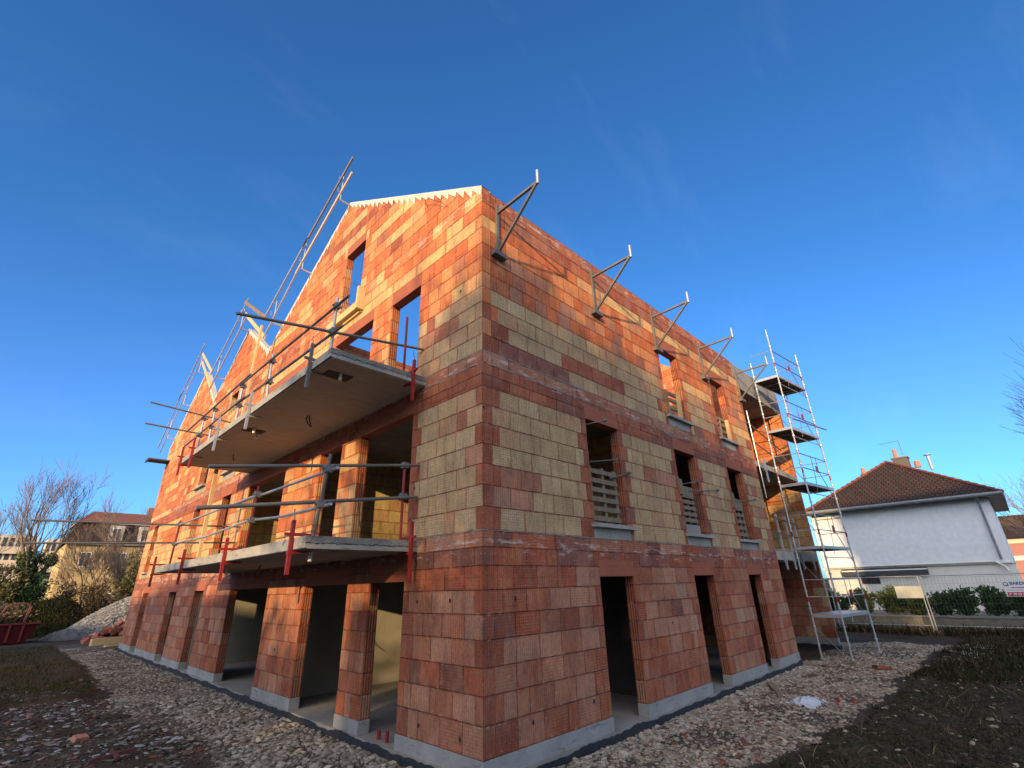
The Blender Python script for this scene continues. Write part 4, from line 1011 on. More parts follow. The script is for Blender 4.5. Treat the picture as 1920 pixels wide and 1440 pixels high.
# retaining wall, fence, signs
o = MB().box((24.0, -14, -0.5), (24.3, 14, 0.26)).build('garden_wall', MT['stonewall']); tag(o, 'low weathered garden wall below the hedge', 'wall')
cp = MB().box((23.96, -14, 0.262), (24.34, 14, 0.315)).build('wall_cap', MT['concrete'], o)
o = MB().box((24.3, -60, -0.5), (90, 60, 0.22)).build('neighbour_garden', MT['stonewall']); tag(o, 'raised garden ground behind the low wall', 'ground', kind='structure')
FX = 23.4
def fence(ya, yb, label, first=[None]):
    t = empty('fence_panel', (FX, ya, ZG + 0.12), label, 'fence', 'mesh site fence panels'); L = yb - ya; H = 2.12
    for y in (0.04, L - 0.04): MB().tube([(0, y, 0), (0, y, H)], 0.025, 8).build('post', MT['steel'], t)
    MB().tube([(0, 0, H), (0, L, H)], 0.02, 8).tube([(0, 0, 0.2), (0, L, 0.2)], 0.016, 8).build('frame_tube', MT['steel'], t)
    m = MB(); s = 1 if L > 0 else -1; n_ = int(abs(L) / 0.12)
    for k in range(n_): y = s * (k + .5) * 0.12; m.bar((0, y, 0.2), (0, y, H), 0.005, 0.005)
    for k in range(8): m.bar((0, 0, 0.3 + k * 0.25), (0, L, 0.3 + k * 0.25), 0.005, 0.005)
    m.build('wire_mesh', MT['dsteel'], t)
    f_ = MB().box((-0.3, -0.12, -0.14), (0.3, 0.12, 0.02)).build('concrete_foot', MT['concrete'], t)
fence(-1.93, 1.55, 'mesh fence panel in front of the house wall carrying the cream plate')
fence(-2.03, -5.55, 'mesh fence panel at the right carrying the builder banner')
fence(1.65, 5.1, 'mesh fence panel partly hidden behind the scaffold tower')
o = MB(); 
for k in range(8):
    y = -0.99 - k * 0.118; o.box((FX - 0.04, y - 0.108, 1.03), (FX - 0.025, y, 1.50))
o.box((FX - 0.028, -1.93, 1.03), (FX - 0.022, -0.99, 1.50)); o = o.build('plate_sign', simple('cream_plate', (0.70, 0.64, 0.46), (0.76, 0.70, 0.52), 3, 0.6)); tag(o, 'blank cream ribbed plate hanging on the mesh fence', 'plate')
def text(body, y, z, size, mat, parent, bold=0.0):
    c = bpy.data.curves.new('lettering', 'FONT'); c.body = body; c.size = size; c.extrude = 0.002; c.offset = bold
    t_ = bpy.data.objects.new('lettering_curve', c); COL.objects.link(t_); c.materials.append(mat)
    me_ = bpy.data.meshes.new_from_object(t_.evaluated_get(bpy.context.evaluated_depsgraph_get())); bpy.data.objects.remove(t_)
    o_ = bpy.data.objects.new('lettering', me_); COL.objects.link(o_)
    o_.parent = parent; o_.rotation_euler = (R(90), 0, R(-90)); o_.location = (-0.016, y, z)
    return o_
bn = empty('advert_banner', (FX - 0.05, -4.5, 1.08), 'white builder banner with blue letters and a crimson phone strip on the fence', 'banner')
MB().box((-0.012, -0.75, 0), (0, 0.0, 0.56)).build('banner_sheet', MT['white'], bn)
blue = simple('blue_print', (0.06, 0.09, 0.25), (0.07, 0.10, 0.28), 5); crim = simple('crimson_print', (0.42, 0.03, 0.08), (0.46, 0.04, 0.09), 5)
MB().box((-0.016, -0.75, 0.02), (-0.012, -0.04, 0.155)).build('crimson_strip', crim, bn)
text('BARDI', -0.20, 0.42, 0.15, blue, bn, 0.004); text('09 50 63 7', -0.08, 0.055, 0.10, MT['white'], bn, 0.003)
q_ = MB(); pts = [(-0.016, -0.09 + 0.065 * math.cos(a), 0.45 + 0.065 * math.sin(a)) for a in [i * math.pi / 10 for i in range(21)]]
q_.tube(pts, 0.012, 6).bar((-0.016, -0.11, 0.43), (-0.016, -0.16, 0.385), 0.02, 0.025); q_.build('round_logo', blue, bn)
MB().box((-0.016, -0.70, 0.30), (-0.012, -0.20, 0.34)).build('small_print_line', simple('mauve_print', (0.35, 0.16, 0.30), (0.40, 0.2, 0.33), 5), bn)
MB().box((-0.016, -0.70, 0.22), (-0.012, -0.06, 0.235)).build('small_print_line', MT['gutter'], bn)

# ------------------------------------------------------------------ vegetation
def leafball(mb, c, rad, n, size, cols, r, flat=1.0):
    for _ in range(n):
        while True:
            p = Vector((r.uniform(-1, 1), r.uniform(-1, 1), r.uniform(-1, 1)))
            if 0.15 < p.length < 1: break
        if r.random() < 0.5: p = p.normalized() * r.uniform(0.75, 1.0)
        p = Vector((p.x * rad[0], p.y * rad[1], p.z * rad[2])) + Vector(c)
        d = Vector((r.uniform(-1, 1), r.uniform(-1, 1), r.uniform(-0.3, 1))).normalized(); s = size * r.uniform(0.6, 1.3)
        x = d.orthogonal().normalized(); x = (x * math.cos(r.random() * 6.3) + d.cross(x) * math.sin(r.random() * 6.3)).normalized(); y = d.cross(x)
        col = r.choice(cols); k = r.uniform(0.7, 1.25); col = tuple(q * k for q in col)
        mb.poly([p - x * s * .45 * .5, p + y * s * 0.5, p + x * s * .45 * .5 + d * s * 0.1, p - y * s * 0.5], (*col, 1))
def tree(name, loc, label, H, r_, levels=5, spread=0.5, nb=3, seed=1, group=None, cat='tree', trunk_r=0.16, ivy=0.0, lean=(0, 0), forks=2, minr=0.006, fork_z=0.3, twigs=3, length=None, mat='bark', crown_mat='twig'):
    r = random.Random(seed); t = empty(name, loc, label, cat, group)
    tm = MB(); cm = MB(); lm_ = MB()
    def grow(p, d, L, rad, lev):
        pts = [p]; rs = [rad]; n_ = 3 if lev > 1 else 2; q = p
        for i in range(n_):
            d = (d + Vector((r.uniform(-1, 1), r.uniform(-1, 1), r.uniform(-0.5, 0.8))) * 0.14).normalized()
            q = q + d * L / n_; pts.append(q); rs.append(rad * (1 - 0.38 * (i + 1) / n_))
        (tm if lev >= levels - 1 else cm).tube(pts, rs, 6 if lev > 2 else 3, caps=False)
        if ivy and lev >= levels - 1:
            for q_ in pts:
                if q_.z < H * ivy: leafball(lm_, q_, (0.42, 0.42, 0.55), 170, 0.16, [(0.05, 0.075, 0.02), (0.09, 0.11, 0.03), (0.03, 0.05, 0.015)], r)
        if lev == 0: return
        k = nb + (1 if r.random() < 0.5 else 0)
        for i in range(k):
            f_ = r.uniform(0.35, 1.0) if i else 1.0; idx = min(n_, max(1, int(round(f_ * n_)))); b = pts[idx]
            a = r.uniform(0, 6.283); o_ = d.orthogonal().normalized(); o_ = o_ * math.cos(a) + d.cross(o_) * math.sin(a)
            s_ = spread * r.uniform(0.6, 1.25) * (0.45 if i == 0 else 1.0)
            nd = (d + o_ * s_ + Vector((0, 0, 0.12))).normalized()
            grow(b, nd, L * r.uniform(0.62, 0.86), max(minr, rs[idx] * (0.78 if i == 0 else 0.55)), lev - 1)
        return
    base = Vector((0, 0, -0.1))
    fz = H * fork_z
    if ivy:
        for k_ in range(9): leafball(lm_, (0, 0, fz * k_ / 8), (0.55, 0.55, 0.5), 260, 0.16, [(0.05, 0.075, 0.02), (0.09, 0.11, 0.03), (0.03, 0.05, 0.015)], r)
    tm.tube([base, Vector((lean[0] * .3, lean[1] * .3, fz * .5)), Vector((lean[0] * .5, lean[1] * .5, fz))], [trunk_r * 1.3, trunk_r * 1.05, trunk_r], 8, caps=False)
    L0 = length or (H - fz) * 0.36
    for i in range(forks):
        a = i * 6.283 / forks + r.uniform(-.4, .4); d = Vector((math.cos(a) * spread * .7, math.sin(a) * spread * .7, 1)).normalized() if forks > 1 else Vector((lean[0] * .05, lean[1] * .05, 1)).normalized()
        grow(Vector((lean[0] * .5, lean[1] * .5, fz)), d, L0, trunk_r * 0.8, levels)
    tm.build('trunk', MT[mat], t, True); cm.build('crown', MT[crown_mat], t)
    if ivy: lm_.build('ivy', MT['leaf'], t)
    return t
def shrub(loc, rad, label, n, size, cols, seed, name='laurel_shrub', cat='shrub', group=None, spikes=True):
    r = random.Random(seed); t = empty(name, loc, label, cat, group); mb = MB(); st = MB()
    nst = 11
    for i in range(nst):
        a = r.uniform(0, 6.283); rr_ = r.uniform(0.1, 1.0); tip = Vector((math.cos(a) * rr_ * rad[0], math.sin(a) * rr_ * rad[1], rad[2] * r.uniform(0.75, 1.25) * (1.9 - 0.7 * rr_)))
        st.tube([(0, 0, 0), tip * 0.5 + Vector((0, 0, .1)), tip], 0.015, 4, 0.006, caps=False)
        for k in range(n // nst):
            f_ = r.uniform(0.12, 1.0) ** 0.8; p = Vector((tip.x * f_, tip.y * f_, tip.z * f_)) + Vector((r.gauss(0, 1) * rad[0] * .17, r.gauss(0, 1) * rad[1] * .17, r.gauss(0, .06)))
            out = Vector((p.x, p.y, 0.5)).normalized(); d = (out + Vector((r.uniform(-1, 1), r.uniform(-1, 1), r.uniform(-.6, 1)))).normalized(); s = size * r.uniform(.7, 1.3)
            y = d; x = d.orthogonal().normalized(); x = (x * math.cos(r.random() * 6.3) + d.cross(x) * math.sin(r.random() * 6.3)).normalized()
            col = r.choice(cols); kk = r.uniform(.7, 1.3)
            mb.poly([p, p + y * s * .5 + x * s * .2, p + y * s, p + y * s * .5 - x * s * .2], (*[c * kk for c in col], 1))
    mb.build('foliage', MT['leaf'], t); st.build('stem', MT['bark'], t)
    return t
LAU = [(0.035, 0.075, 0.025), (0.05, 0.10, 0.03), (0.02, 0.045, 0.018)]; LAUY = [(0.08, 0.12, 0.03), (0.12, 0.15, 0.04), (0.04, 0.07, 0.02)]
hs = [(3.2, 0.85, 'laurel shrub half hidden behind the scaffold feet', LAU), (1.9, 0.72, 'laurel shrub between two scaffold legs', LAU), (0.7, 0.72, 'bushy laurel left of the blank plate', LAUY), (-0.45, 0.75, 'yellow green laurel directly behind the blank plate', LAUY),
      (-1.35, 0.62, 'yellow green laurel between the plate and the fence joint', LAUY), (-2.2, 0.62, 'dark laurel just right of the fence joint', LAU), (-3.0, 0.80, 'pointed dark laurel with a raised top shoot', LAU),
      (-3.9, 0.78, 'tall dark laurel left of the banner', LAU), (-4.9, 0.65, 'dark laurel in front of the banner corner', LAU), (-5.8, 0.7, 'dark laurel at the right edge behind the banner', LAU)]
for i, (y, h, l, c) in enumerate(hs):
    shrub((25.2 + 0.15 * (i % 2), y, 0.2), (0.5, 0.66, h * 0.74), l, 3000, 0.15, c, 50 + i, group='laurels of the hedge')

# right edge trees and pink building
tree('bare_tree', (18.4, -10.9, ZG), 'large bare tree reaching in from the right edge', 8.6, None, 6, 0.42, 3, 5, trunk_r=0.2, fork_z=0.26, forks=3, minr=0.006)
tree('bare_tree', (40, -8.3, 0.2), 'small bare tree in front of the pink building', 7.5, None, 5, 0.55, 3, 9, trunk_r=0.15, fork_z=0.2, forks=3)
def pink():
    t = empty('pink_house', (62, -9, 0), 'pink house with a brown roof beyond the right edge of the white house', 'house')
    MB().box((0, -6, -0.3), (8, 5.2, 5.0), (0.36, 0.17, 0.13)).build('wall', MT['vcol'], t)
    MB().box((-0.05, -6, 2.9), (0, 5.2, 3.3), (0.68, 0.62, 0.50)).box((-0.05, -6, 4.4), (0, 5.2, 5.0), (0.66, 0.55, 0.38)).build('render_band', MT['vcol'], t)
    m = MB(); uvquad(m, [(-0.6, 5.6, 4.9), (-0.6, -6.5, 4.9), (4, -6.5, 7.2), (4, 5.6, 7.2)]); uvquad(m, [(8.6, -6.5, 4.9), (8.6, 5.6, 4.9), (4, 5.6, 7.2), (4, -6.5, 7.2)])
    m.build('roof', MT['tiles'], t)
    for y in (2.6, -0.4, -3.2): MB().box((-0.03, y, 1.0), (0.02, y + 1.0, 2.4), (0.03, 0.03, 0.035)).build('window', MT['vcol'], t)
pink()

# ------------------------------------------------------------------ left background
def old_house():
    t = empty('old_house', (-1.1, 58, -0.3), 'old ochre house with a brown mansard roof behind bare trees', 'house')
    W_, D_ = 10.5, 9
    stone = simple('ochre_stone', (0.40, 0.29, 0.13), (0.52, 0.40, 0.20), 2.2, 0.9, 0.15, bstr=0.5, bdist=0.03)
    MB().box((0, 0, 0), (W_, D_, 7.1)).build('wall', stone, t)
    m = MB(); a = [(-.25, -.3, 7.15), (W_ + .25, -.3, 7.15), (W_ + .25, D_ + .3, 7.15), (-.25, D_ + .3, 7.15)]; b = [(0.45, 0.7, 9.1), (W_ - .45, 0.7, 9.1), (W_ - .45, D_ - .7, 9.1), (0.45, D_ - .7, 9.1)]
    for i in range(4): uvquad(m, [a[i], a[(i + 1) % 4], b[(i + 1) % 4], b[i]])
    rf = m.build('mansard_roof', MT['tiles'], t)
    c = [(0.3, 0.5, 9.22), (W_ - .3, 0.5, 9.22), (W_ - .3, D_ - .5, 9.22), (0.3, D_ - .5, 9.22)]; p, q = (1.6, D_ / 2, 10.7), (W_ - 1.6, D_ / 2, 10.7)
    m = MB(); uvquad(m, [c[0], c[1], q, p]); uvquad(m, [c[1], c[2], q]); uvquad(m, [c[2], c[3], p, q]); uvquad(m, [c[3], c[0], p]); m.build('upper_roof', simple('red_tiles', (0.26, 0.09, 0.05), (0.16, 0.07, 0.045), 9, bstr=0.8, bdist=0.04), rf)
    MB().box((0.25, 0.45, 9.1), (W_ - .25, D_ - .45, 9.22), (0.40, 0.38, 0.36)).box((-.3, -.35, 7.02), (W_ + .3, 0, 7.15), (0.22, 0.20, 0.18)).build('cornice', MT['vcol'], t)
    for x in (2.9, 5.3, 7.7):
        d = MB().box((x, -0.15, 7.3), (x + 1.15, 1.0, 8.9), (0.45, 0.42, 0.36)).build('dormer', MT['vcol'], t)
        MB().box((x + .2, -0.17, 7.45), (x + .95, -0.152, 8.65), (0.7, 0.7, 0.7)).build('window_frame', MT['vcol'], d)
        MB().box((x + .27, -0.185, 7.52), (x + .54, -0.172, 8.58), (0.03, 0.035, 0.045)).box((x + .61, -0.185, 7.52), (x + .88, -0.172, 8.58), (0.03, 0.035, 0.045)).build('pane', MT['vcol'], d)
    for x, z in ((1.2, 5.0), (3.9, 5.0), (6.6, 5.0), (3.6, 1.3), (6.6, 1.3)):
        w_ = MB().box((x, -0.03, z), (x + 0.85, 0.01, z + 1.35), (0.7, 0.68, 0.62)).build('window', MT['vcol'], t)
        MB().box((x + .08, -0.045, z + .08), (x + .38, -0.031, z + 1.27), (0.04, 0.04, 0.05)).box((x + .47, -0.045, z + .08), (x + .77, -0.031, z + 1.27), (0.04, 0.04, 0.05)).build('pane', MT['vcol'], w_)
    MB().box((6.2, 3.9, 10.1), (6.9, 4.5, 11.4), (0.25, 0.10, 0.07)).build('chimney', MT['vcol'], t)
old_house()
def block(x0, y0, w_, nfl, nb, label, z0=1.0, h=2.9):
    t = empty('apartment_block', (x0, y0, 0), label, 'apartment block', 'apartment blocks in the distance'); H = z0 + nfl * h
    MB().box((0, 0, 0), (w_, 12, H + .8), (0.50, 0.43, 0.34)).build('wall', MT['vcol'], t)
    m = MB()
    for f in range(nfl):
        z = z0 + f * h
        MB().box((-0.1, -0.9, z - .15), (w_ + .1, -0.003, z + 1.0), (0.50, 0.42, 0.31)).build('balcony_band', MT['vcol'], t)
        for k in range(nb):
            x = (k + .12) * w_ / nb; MB().box((x, -0.05, z + 1.02), (x + w_ / nb * .62, -0.004, z + 2.5), (0.035, 0.04, 0.05)).build('window', MT['vcol'], t)

block(-17, 118, 15.3, 4, 17, 'long pale apartment block at the left edge', 2.9, 2.2)
block(-0.6, 112, 5.0, 4, 7, 'pale apartment block seen between the ivy tree and the old house', 1.9, 2.2)
def hillside():
    m = MB(); r = random.Random(4); n_ = 40
    for i in range(n_):
        x0 = -160 + i * 9; x1 = x0 + 9
        z0 = 15 + 3.5 * math.sin(i * .55) ; z1 = 15 + 3.5 * math.sin((i + 1) * .55)
        m.poly([(x0, 170, -1), (x1, 170, -1), (x1, 260, z1), (x0, 260, z0)]); m.poly([(x0, 260, z0), (x1, 260, z1), (x1, 420, -1), (x0, 420, -1)])
    o = m.build('hill', simple('wooded_slope', (0.10, 0.09, 0.08), (0.17, 0.15, 0.12), 0.08, 0.95, 0.1)); tag(o, 'low grey wooded hill on the horizon', 'hill', kind='structure')
hillside()
G2 = 'bare trees by the old house'
tree('ivy_tree', (-3.2, 46, ZG), 'tallest bare tree with ivy covered forks in front of the apartment block', 10.2, None, 6, 0.42, 2, 23, group=G2, trunk_r=0.30, ivy=0.55, fork_z=0.22, forks=4, minr=0.011)
tree('bare_tree', (-5.8, 50, ZG), 'bare tree at the left edge behind the skip', 8.3, None, 5, 0.5, 2, 31, group=G2, trunk_r=0.2, fork_z=0.2, forks=3, minr=0.013)
tree('bare_tree', (0.4, 50, ZG), 'slender bare tree against the ochre wall', 7.2, None, 5, 0.45, 3, 33, group=G2, trunk_r=0.12, fork_z=0.25, forks=2, minr=0.011)
tree('bare_tree', (3.3, 52, ZG), 'bare tree rising in front of the dormers', 10.0, None, 5, 0.40, 3, 38, group=G2, trunk_r=0.2, ivy=0.5, fork_z=0.25, forks=2, minr=0.012)
tree('bare_tree', (1.8, 49, ZG), 'small bare tree leaning across the house front', 6.3, None, 5, 0.6, 3, 40, group=G2, trunk_r=0.1, fork_z=0.2, forks=3, minr=0.011)
BU = [(0.09, 0.10, 0.03), (0.14, 0.12, 0.04), (0.05, 0.06, 0.02), (0.16, 0.13, 0.05)]; BR = [(0.14, 0.10, 0.05), (0.20, 0.15, 0.08), (0.08, 0.07, 0.03)]
for i, (x, y, rx, h, n_, l, c) in enumerate(((-7.4, 44, 2.0, 2.7, 6500, 'yellow green bush at the left edge above the skip', BU), (-5.0, 45, 1.9, 2.3, 6500, 'olive bush left of the ivy tree', BU), (-2.9, 45.5, 1.3, 2.0, 5000, 'dark green bush at the foot of the ivy tree', LAU),
        (-0.9, 46, 1.5, 1.5, 3600, 'brown bramble thicket below the ochre house', BR), (1.1, 46, 1.5, 1.8, 3600, 'tangled bramble left of the tall grass', BR), (3.0, 46, 1.3, 2.8, 5500, 'golden leafed bush next to the brick wall', BU), (4.7, 46, 1.4, 2.7, 4500, 'bush partly hidden behind the brick wall', BU),
        (-3.6, 42.5, 2.2, 1.1, 4000, 'low dark thicket behind the grassy mound', BR), (0.6, 42.8, 1.9, 1.05, 4500, 'dark bramble bank between the mound and the stone heap', [(0.05, 0.035, 0.02), (0.08, 0.055, 0.03), (0.03, 0.03, 0.015)]), (2.6, 43.6, 1.7, 1.25, 4500, 'dark bramble bank behind the stone heap', [(0.05, 0.035, 0.02), (0.08, 0.055, 0.03), (0.03, 0.03, 0.015)]))):
    shrub((x, y, ZG), (rx, 1.3, h), l, n_, 0.20, c, 70 + i, 'bush', group='bushes behind the rubble')

def mound(name, cx, cy, rx, ry, h, mat, label, cat, seed, kind=None, rough=0.12, ang=0, stones=None):
    m = MB(); r = random.Random(seed); n_ = 34; vs = []; fs = []
    for j in range(n_ + 1):
        for i in range(n_ + 1):
            a, b = i / n_ * 2 - 1, j / n_ * 2 - 1; d = math.hypot(a, b)
            hgt = h * max(0, math.cos(min(1, d) * math.pi / 2)) ** 0.9 + rough * mnoise.noise(Vector((a * 5, b * 5, seed))) * (1 if d < .95 else 0) - (0.15 if d > 0.97 else 0)
            vs.append((a * rx, b * ry, hgt))
    for j in range(n_):
        for i in range(n_): q = j * (n_ + 1) + i; fs.append((q, q + 1, q + n_ + 2, q + n_ + 1))
    m.mesh(vs, fs); o = m.build(name, mat, None, True); o.location = (cx, cy, ZG); tag(o, label, cat, kind=kind); return o, vs
mound('grassy_mound', -1.6, 44, 3.0, 3.0, 2.25, simple('weedy_earth', (0.020, 0.022, 0.012), (0.042, 0.040, 0.022), 5, 0.95, 0.1, bstr=1, bdist=0.1), 'dark grassy earth mound behind the red skip', 'mound', 3)
mb_, mv = mound('rubble_heap', 4.4, 40.5, 5.6, 3.2, 2.75, simple('rubble_fill', (0.12, 0.118, 0.108), (0.21, 0.205, 0.19), 7, 0.95, 0.1, bstr=1, bdist=0.08), 'pale heap of crushed stone beside the far corner', 'heap', 6)
mound('rubble_heap', -0.9, 38.0, 1.3, 1.2, 0.55, bpy.data.materials['rubble_fill'], 'low pale stone heap just right of the skip', 'heap', 8)

def skip():
    t = empty('rubble_skip', (-4.2, 37, ZG + 0.03), 'red steel skip with two lifting hoops on the grass at the left', 'skip')
    a = [(-1.35, -0.75), (1.35, -0.75), (1.35, 0.75), (-1.35, 0.75)]; b = [(-1.75, -0.85), (1.75, -0.85), (1.75, 0.85), (-1.75, 0.85)]
    m = MB(); vs = [(x, y, 0) for x, y in a] + [(x, y, 1.02) for x, y in b] + [(x * .96, y * .93, 1.02) for x, y in b] + [(x * .96, y * .93, 0.08) for x, y in a]
    m.mesh(vs, [(3, 2, 1, 0)] + [(i, (i + 1) % 4, 4 + (i + 1) % 4, 4 + i) for i in range(4)] + [(4 + i, 4 + (i + 1) % 4, 8 + (i + 1) % 4, 8 + i) for i in range(4)] + [(8 + i, 8 + (i + 1) % 4, 12 + (i + 1) % 4, 12 + i) for i in range(4)] + [(12, 13, 14, 15)])
    m.build('bin_body', simple('skip_paint', (0.040, 0.004, 0.006), (0.068, 0.008, 0.008), 2, 0.75, 0.15, bstr=0.4, bdist=0.02), t)
    MB().bar((-1.78, -0.88, 1.02), (1.78, -0.88, 1.02), 0.08, 0.08).bar((1.78, -0.88, 1.02), (1.78, 0.88, 1.02), 0.08, 0.08).build('rim', MT['redrust'], t)
    for x in (-1.1, -0.55, 1.1, 0.55):
        MB().bar((x, -0.80, 0.1), (x, -0.92, 1.05), 0.10, 0.05, (0, 1, 0)).build('side_rib', MT['redrust'], t)
    for y in (-0.8, 0.75):
        MB().tube([(-0.15, y, 1.1), (0.15, y, 1.9), (0.3, y, 2.05), (0.95, y, 2.08), (1.2, y, 1.9), (1.1, y, 1.1)], 0.04, 8).build('lifting_hoop', simple('hoop_paint', (0.09, 0.03, 0.028), (0.13, 0.045, 0.04), 4), t)
skip()
# brick heap, beams, planks
def brickbit(loc, s, rot, label, seed, grp='broken clay blocks in the heap'):
    r = random.Random(seed); m = MB()
    vs = [(x * s[0] * r.uniform(.8, 1), y * s[1] * r.uniform(.8, 1), z * s[2] * r.uniform(.8, 1)) for z in (-.5, .5) for x, y in ((-.5, -.5), (.5, -.5), (.5, .5), (-.5, .5))]
    c = r.choice([(0.30, 0.09, 0.05), (0.36, 0.13, 0.08), (0.22, 0.07, 0.045), (0.42, 0.2, 0.13)])
    m.mesh(vs, [(0, 3, 2, 1), (4, 5, 6, 7), (0, 1, 5, 4), (1, 2, 6, 5), (2, 3, 7, 6), (3, 0, 4, 7)], c)
    o = m.build('broken_block', MT['vcol']); o.location = loc; o.rotation_euler = rot; tag(o, label, 'broken block', grp)
r = random.Random(77)
for i in range(70):
    f_ = r.random(); x = -0.5 + 3.0 * f_ ** 0.8; hh = 0.95 * min(1, (x + 0.6) / 1.7)
    brickbit((x, 33 + r.uniform(-.8, .8), ZG + r.uniform(0.05, max(.12, hh))), (0.5, 0.3, 0.25), (r.uniform(-1, 1), r.uniform(-1, 1), r.uniform(0, 3)), 'broken red clay block in the heap at the far corner', i)
def beam(p, q, w_, h, label, mat='wood', name='timber_beam'):
    p = Vector(p); o = MB().bar((0, 0, 0), Vector(q) - p, w_, h).build(name, MT[mat]); o.location = p; tag(o, label, 'beam' if 'beam' in name else 'plank')
beam((-0.80, 28.0, -0.05), (1.5, 28.5, -0.03), 0.25, 0.30, 'thick pale timber beam lying by the far corner')
beam((-0.3, 27.4, -0.25), (1.6, 27.9, -0.25), 0.2, 0.14, 'lower timber beam under the thick one')
beam((-1.35, 26.6, -0.27), (0.35, 27.2, -0.25), 0.12, 0.06, 'grey plank on the gravel by the far corner', 'gwood', 'plank')
beam((7.5, -0.95, -0.28), (8.6, -0.35, -0.26), 0.13, 0.045, 'short pale plank on the gravel near the second doorway', 'gwood', 'plank')
o = MB(); 
r = random.Random(8)
vs = []; fs = []
for j in range(9):
    for i in range(12): vs.append(((i - 5.5) * 0.07, (j - 4) * 0.07, 0.13 * max(0, 1 - math.hypot((i - 5.5) / 6, (j - 4) / 4.5)) + r.uniform(0, 0.06)))
for j in range(8):
    for i in range(11): q = j * 12 + i; fs.append((q, q + 1, q + 13, q + 12))
o.mesh(vs, fs); o = o.build('plastic_sheet', simple('crumpled_plastic', (0.42, 0.46, 0.50), (0.58, 0.62, 0.66), 9, 0.35, 0.5, bstr=0.6, bdist=0.03)); o.location = (7.2, -1.5, ZG + 0.0); tag(o, 'crumpled whitish plastic sheet on the gravel', 'plastic sheet')
for i, (x, y, l) in enumerate(((7.6, -1.98, 'small red can nearer the plastic sheet'), (7.75, -2.2, 'small red can nearer the dark grass'))):
    o = MB().tube([(0, 0, 0), (0.11, 0.03, 0)], 0.035, 8).build('red_can', MT['red']); o.location = (x, y, ZG + .06); tag(o, l, 'can')
brickbit((12.5, -1.88, ZG + .05), (0.5, 0.35, 0.1), (0.1, 0.1, 0.5), 'flat broken red block on the gravel before the scaffold', 3, None)
brickbit((-3.05, 7.2, ZG + .05), (0.24, 0.15, 0.08), (0.3, 0.1, 0.4), 'small broken red block on the dark soil at lower left', 5, None)
o = MB().bar((-0.28, 0, 0), (0.28, 0.08, 0.03), 0.04, 0.04).bar((0.05, -0.17, 0.01), (0.0, 0.17, 0.03), 0.04, 0.04).build('steel_cross', bpy.data.materials['hoop_paint']); o.location = (-2.85, 5.3, ZG + .07); tag(o, 'rusty red clamp lying on the soil at the bottom left', 'clamp')

# ------------------------------------------------------------------ gravel, rubble and grass
def stones(name, n_, area, dens, smin, smax, cols, label, seed, flat=0.6, spread=None, zfun=gh):
    r = random.Random(seed); mb_v = []; mb_f = []; cl = []
    base = []
    for k in range(10):   # ten rough stone shapes
        rr_ = random.Random(seed * 31 + k); ph = [(0, 0, 1), (0, 0, -1)]
        pts = [Vector((0, 0, 0.55 * rr_.uniform(.8, 1.2)))]
        for ring, zz in ((1, 0.25), (2, -0.3)):
            for j in range(5):
                a = (j + 0.5 * ring + rr_.uniform(-.25, .25)) * 6.283 / 5; q = rr_.uniform(0.7, 1.1); pts.append(Vector((math.cos(a) * q, math.sin(a) * q * rr_.uniform(.6, 1), zz * rr_.uniform(.5, 1.3))))
        pts.append(Vector((0, 0, -0.5)))
        f = [(0, 1 + j, 1 + (j + 1) % 5) for j in range(5)] + [(1 + j, 6 + j, 1 + (j + 1) % 5) for j in range(5)] + [(1 + (j + 1) % 5, 6 + j, 6 + (j + 1) % 5) for j in range(5)] + [(11, 6 + (j + 1) % 5, 6 + j) for j in range(5)]
        base.append((np.array([tuple(p) for p in pts]), f))
    V = []; Fc = []; Cc = []; off = 0; cnt = 0; tries = 0
    while cnt < n_ and tries < n_ * 12:
        tries += 1
        x, y = area(r); dn = dens(x, y)
        if r.random() > dn: continue
        P_, f = base[r.randrange(10)]
        s = smin * (smax / smin) ** (r.random() ** 2.2)
        a = r.uniform(0, 6.283); ca, sa = math.cos(a), math.sin(a); tl = r.uniform(-.5, .5)
        q = P_ * np.array([s, s * r.uniform(.6, 1), s * flat * r.uniform(.7, 1.3)])
        zz = q[:, 2] + q[:, 0] * tl * .6
        X = q[:, 0] * ca - q[:, 1] * sa + x; Y = q[:, 0] * sa + q[:, 1] * ca + y
        V.append(np.stack([X, Y, zz + zfun(x, y) + s * 0.12], 1)); Fc += [(i0 + off, i1 + off, i2 + off) for i0, i1, i2 in f]; off += len(P_)
        c = r.choice(cols); k = r.uniform(.7, 1.2); Cc += [(c[0] * k, c[1] * k, c[2] * k, 1)] * len(P_); cnt += 1
    me = bpy.data.meshes.new(name); me.from_pydata(np.concatenate(V).tolist(), [], Fc)
    a = me.color_attributes.new('Col', 'FLOAT_COLOR', 'POINT'); a.data.foreach_set('color', np.array(Cc, dtype=np.float32).ravel())
    me.materials.append(MT['stone']); o = bpy.data.objects.new(name, me); COL.objects.link(o)
    tag(o, label, 'gravel', kind='stuff'); return o
ST = [(0.32, 0.27, 0.20), (0.25, 0.21, 0.155), (0.40, 0.345, 0.26), (0.17, 0.14, 0.105), (0.28, 0.23, 0.17)]; STR = ST * 3 + [(0.20, 0.075, 0.045)]; STD = [(0.25, 0.22, 0.175), (0.19, 0.165, 0.13), (0.33, 0.295, 0.235), (0.13, 0.11, 0.09)]
def outside(x, y): return not (-0.03 < x < 16.7 and -0.03 < y < 25.7) or (12.25 < x < 16.4 and y < 2.9)
def dG(x, y):
    if not outside(x, y): return 0
    g, s = zone(x, y)
    n_ = mnoise.noise(Vector((x * .9, y * .9, 1))) + 0.5 * mnoise.noise(Vector((x * 2.7, y * 2.7, 4)))
    return g * (1.0 if n_ > 0.0 else 0.30)
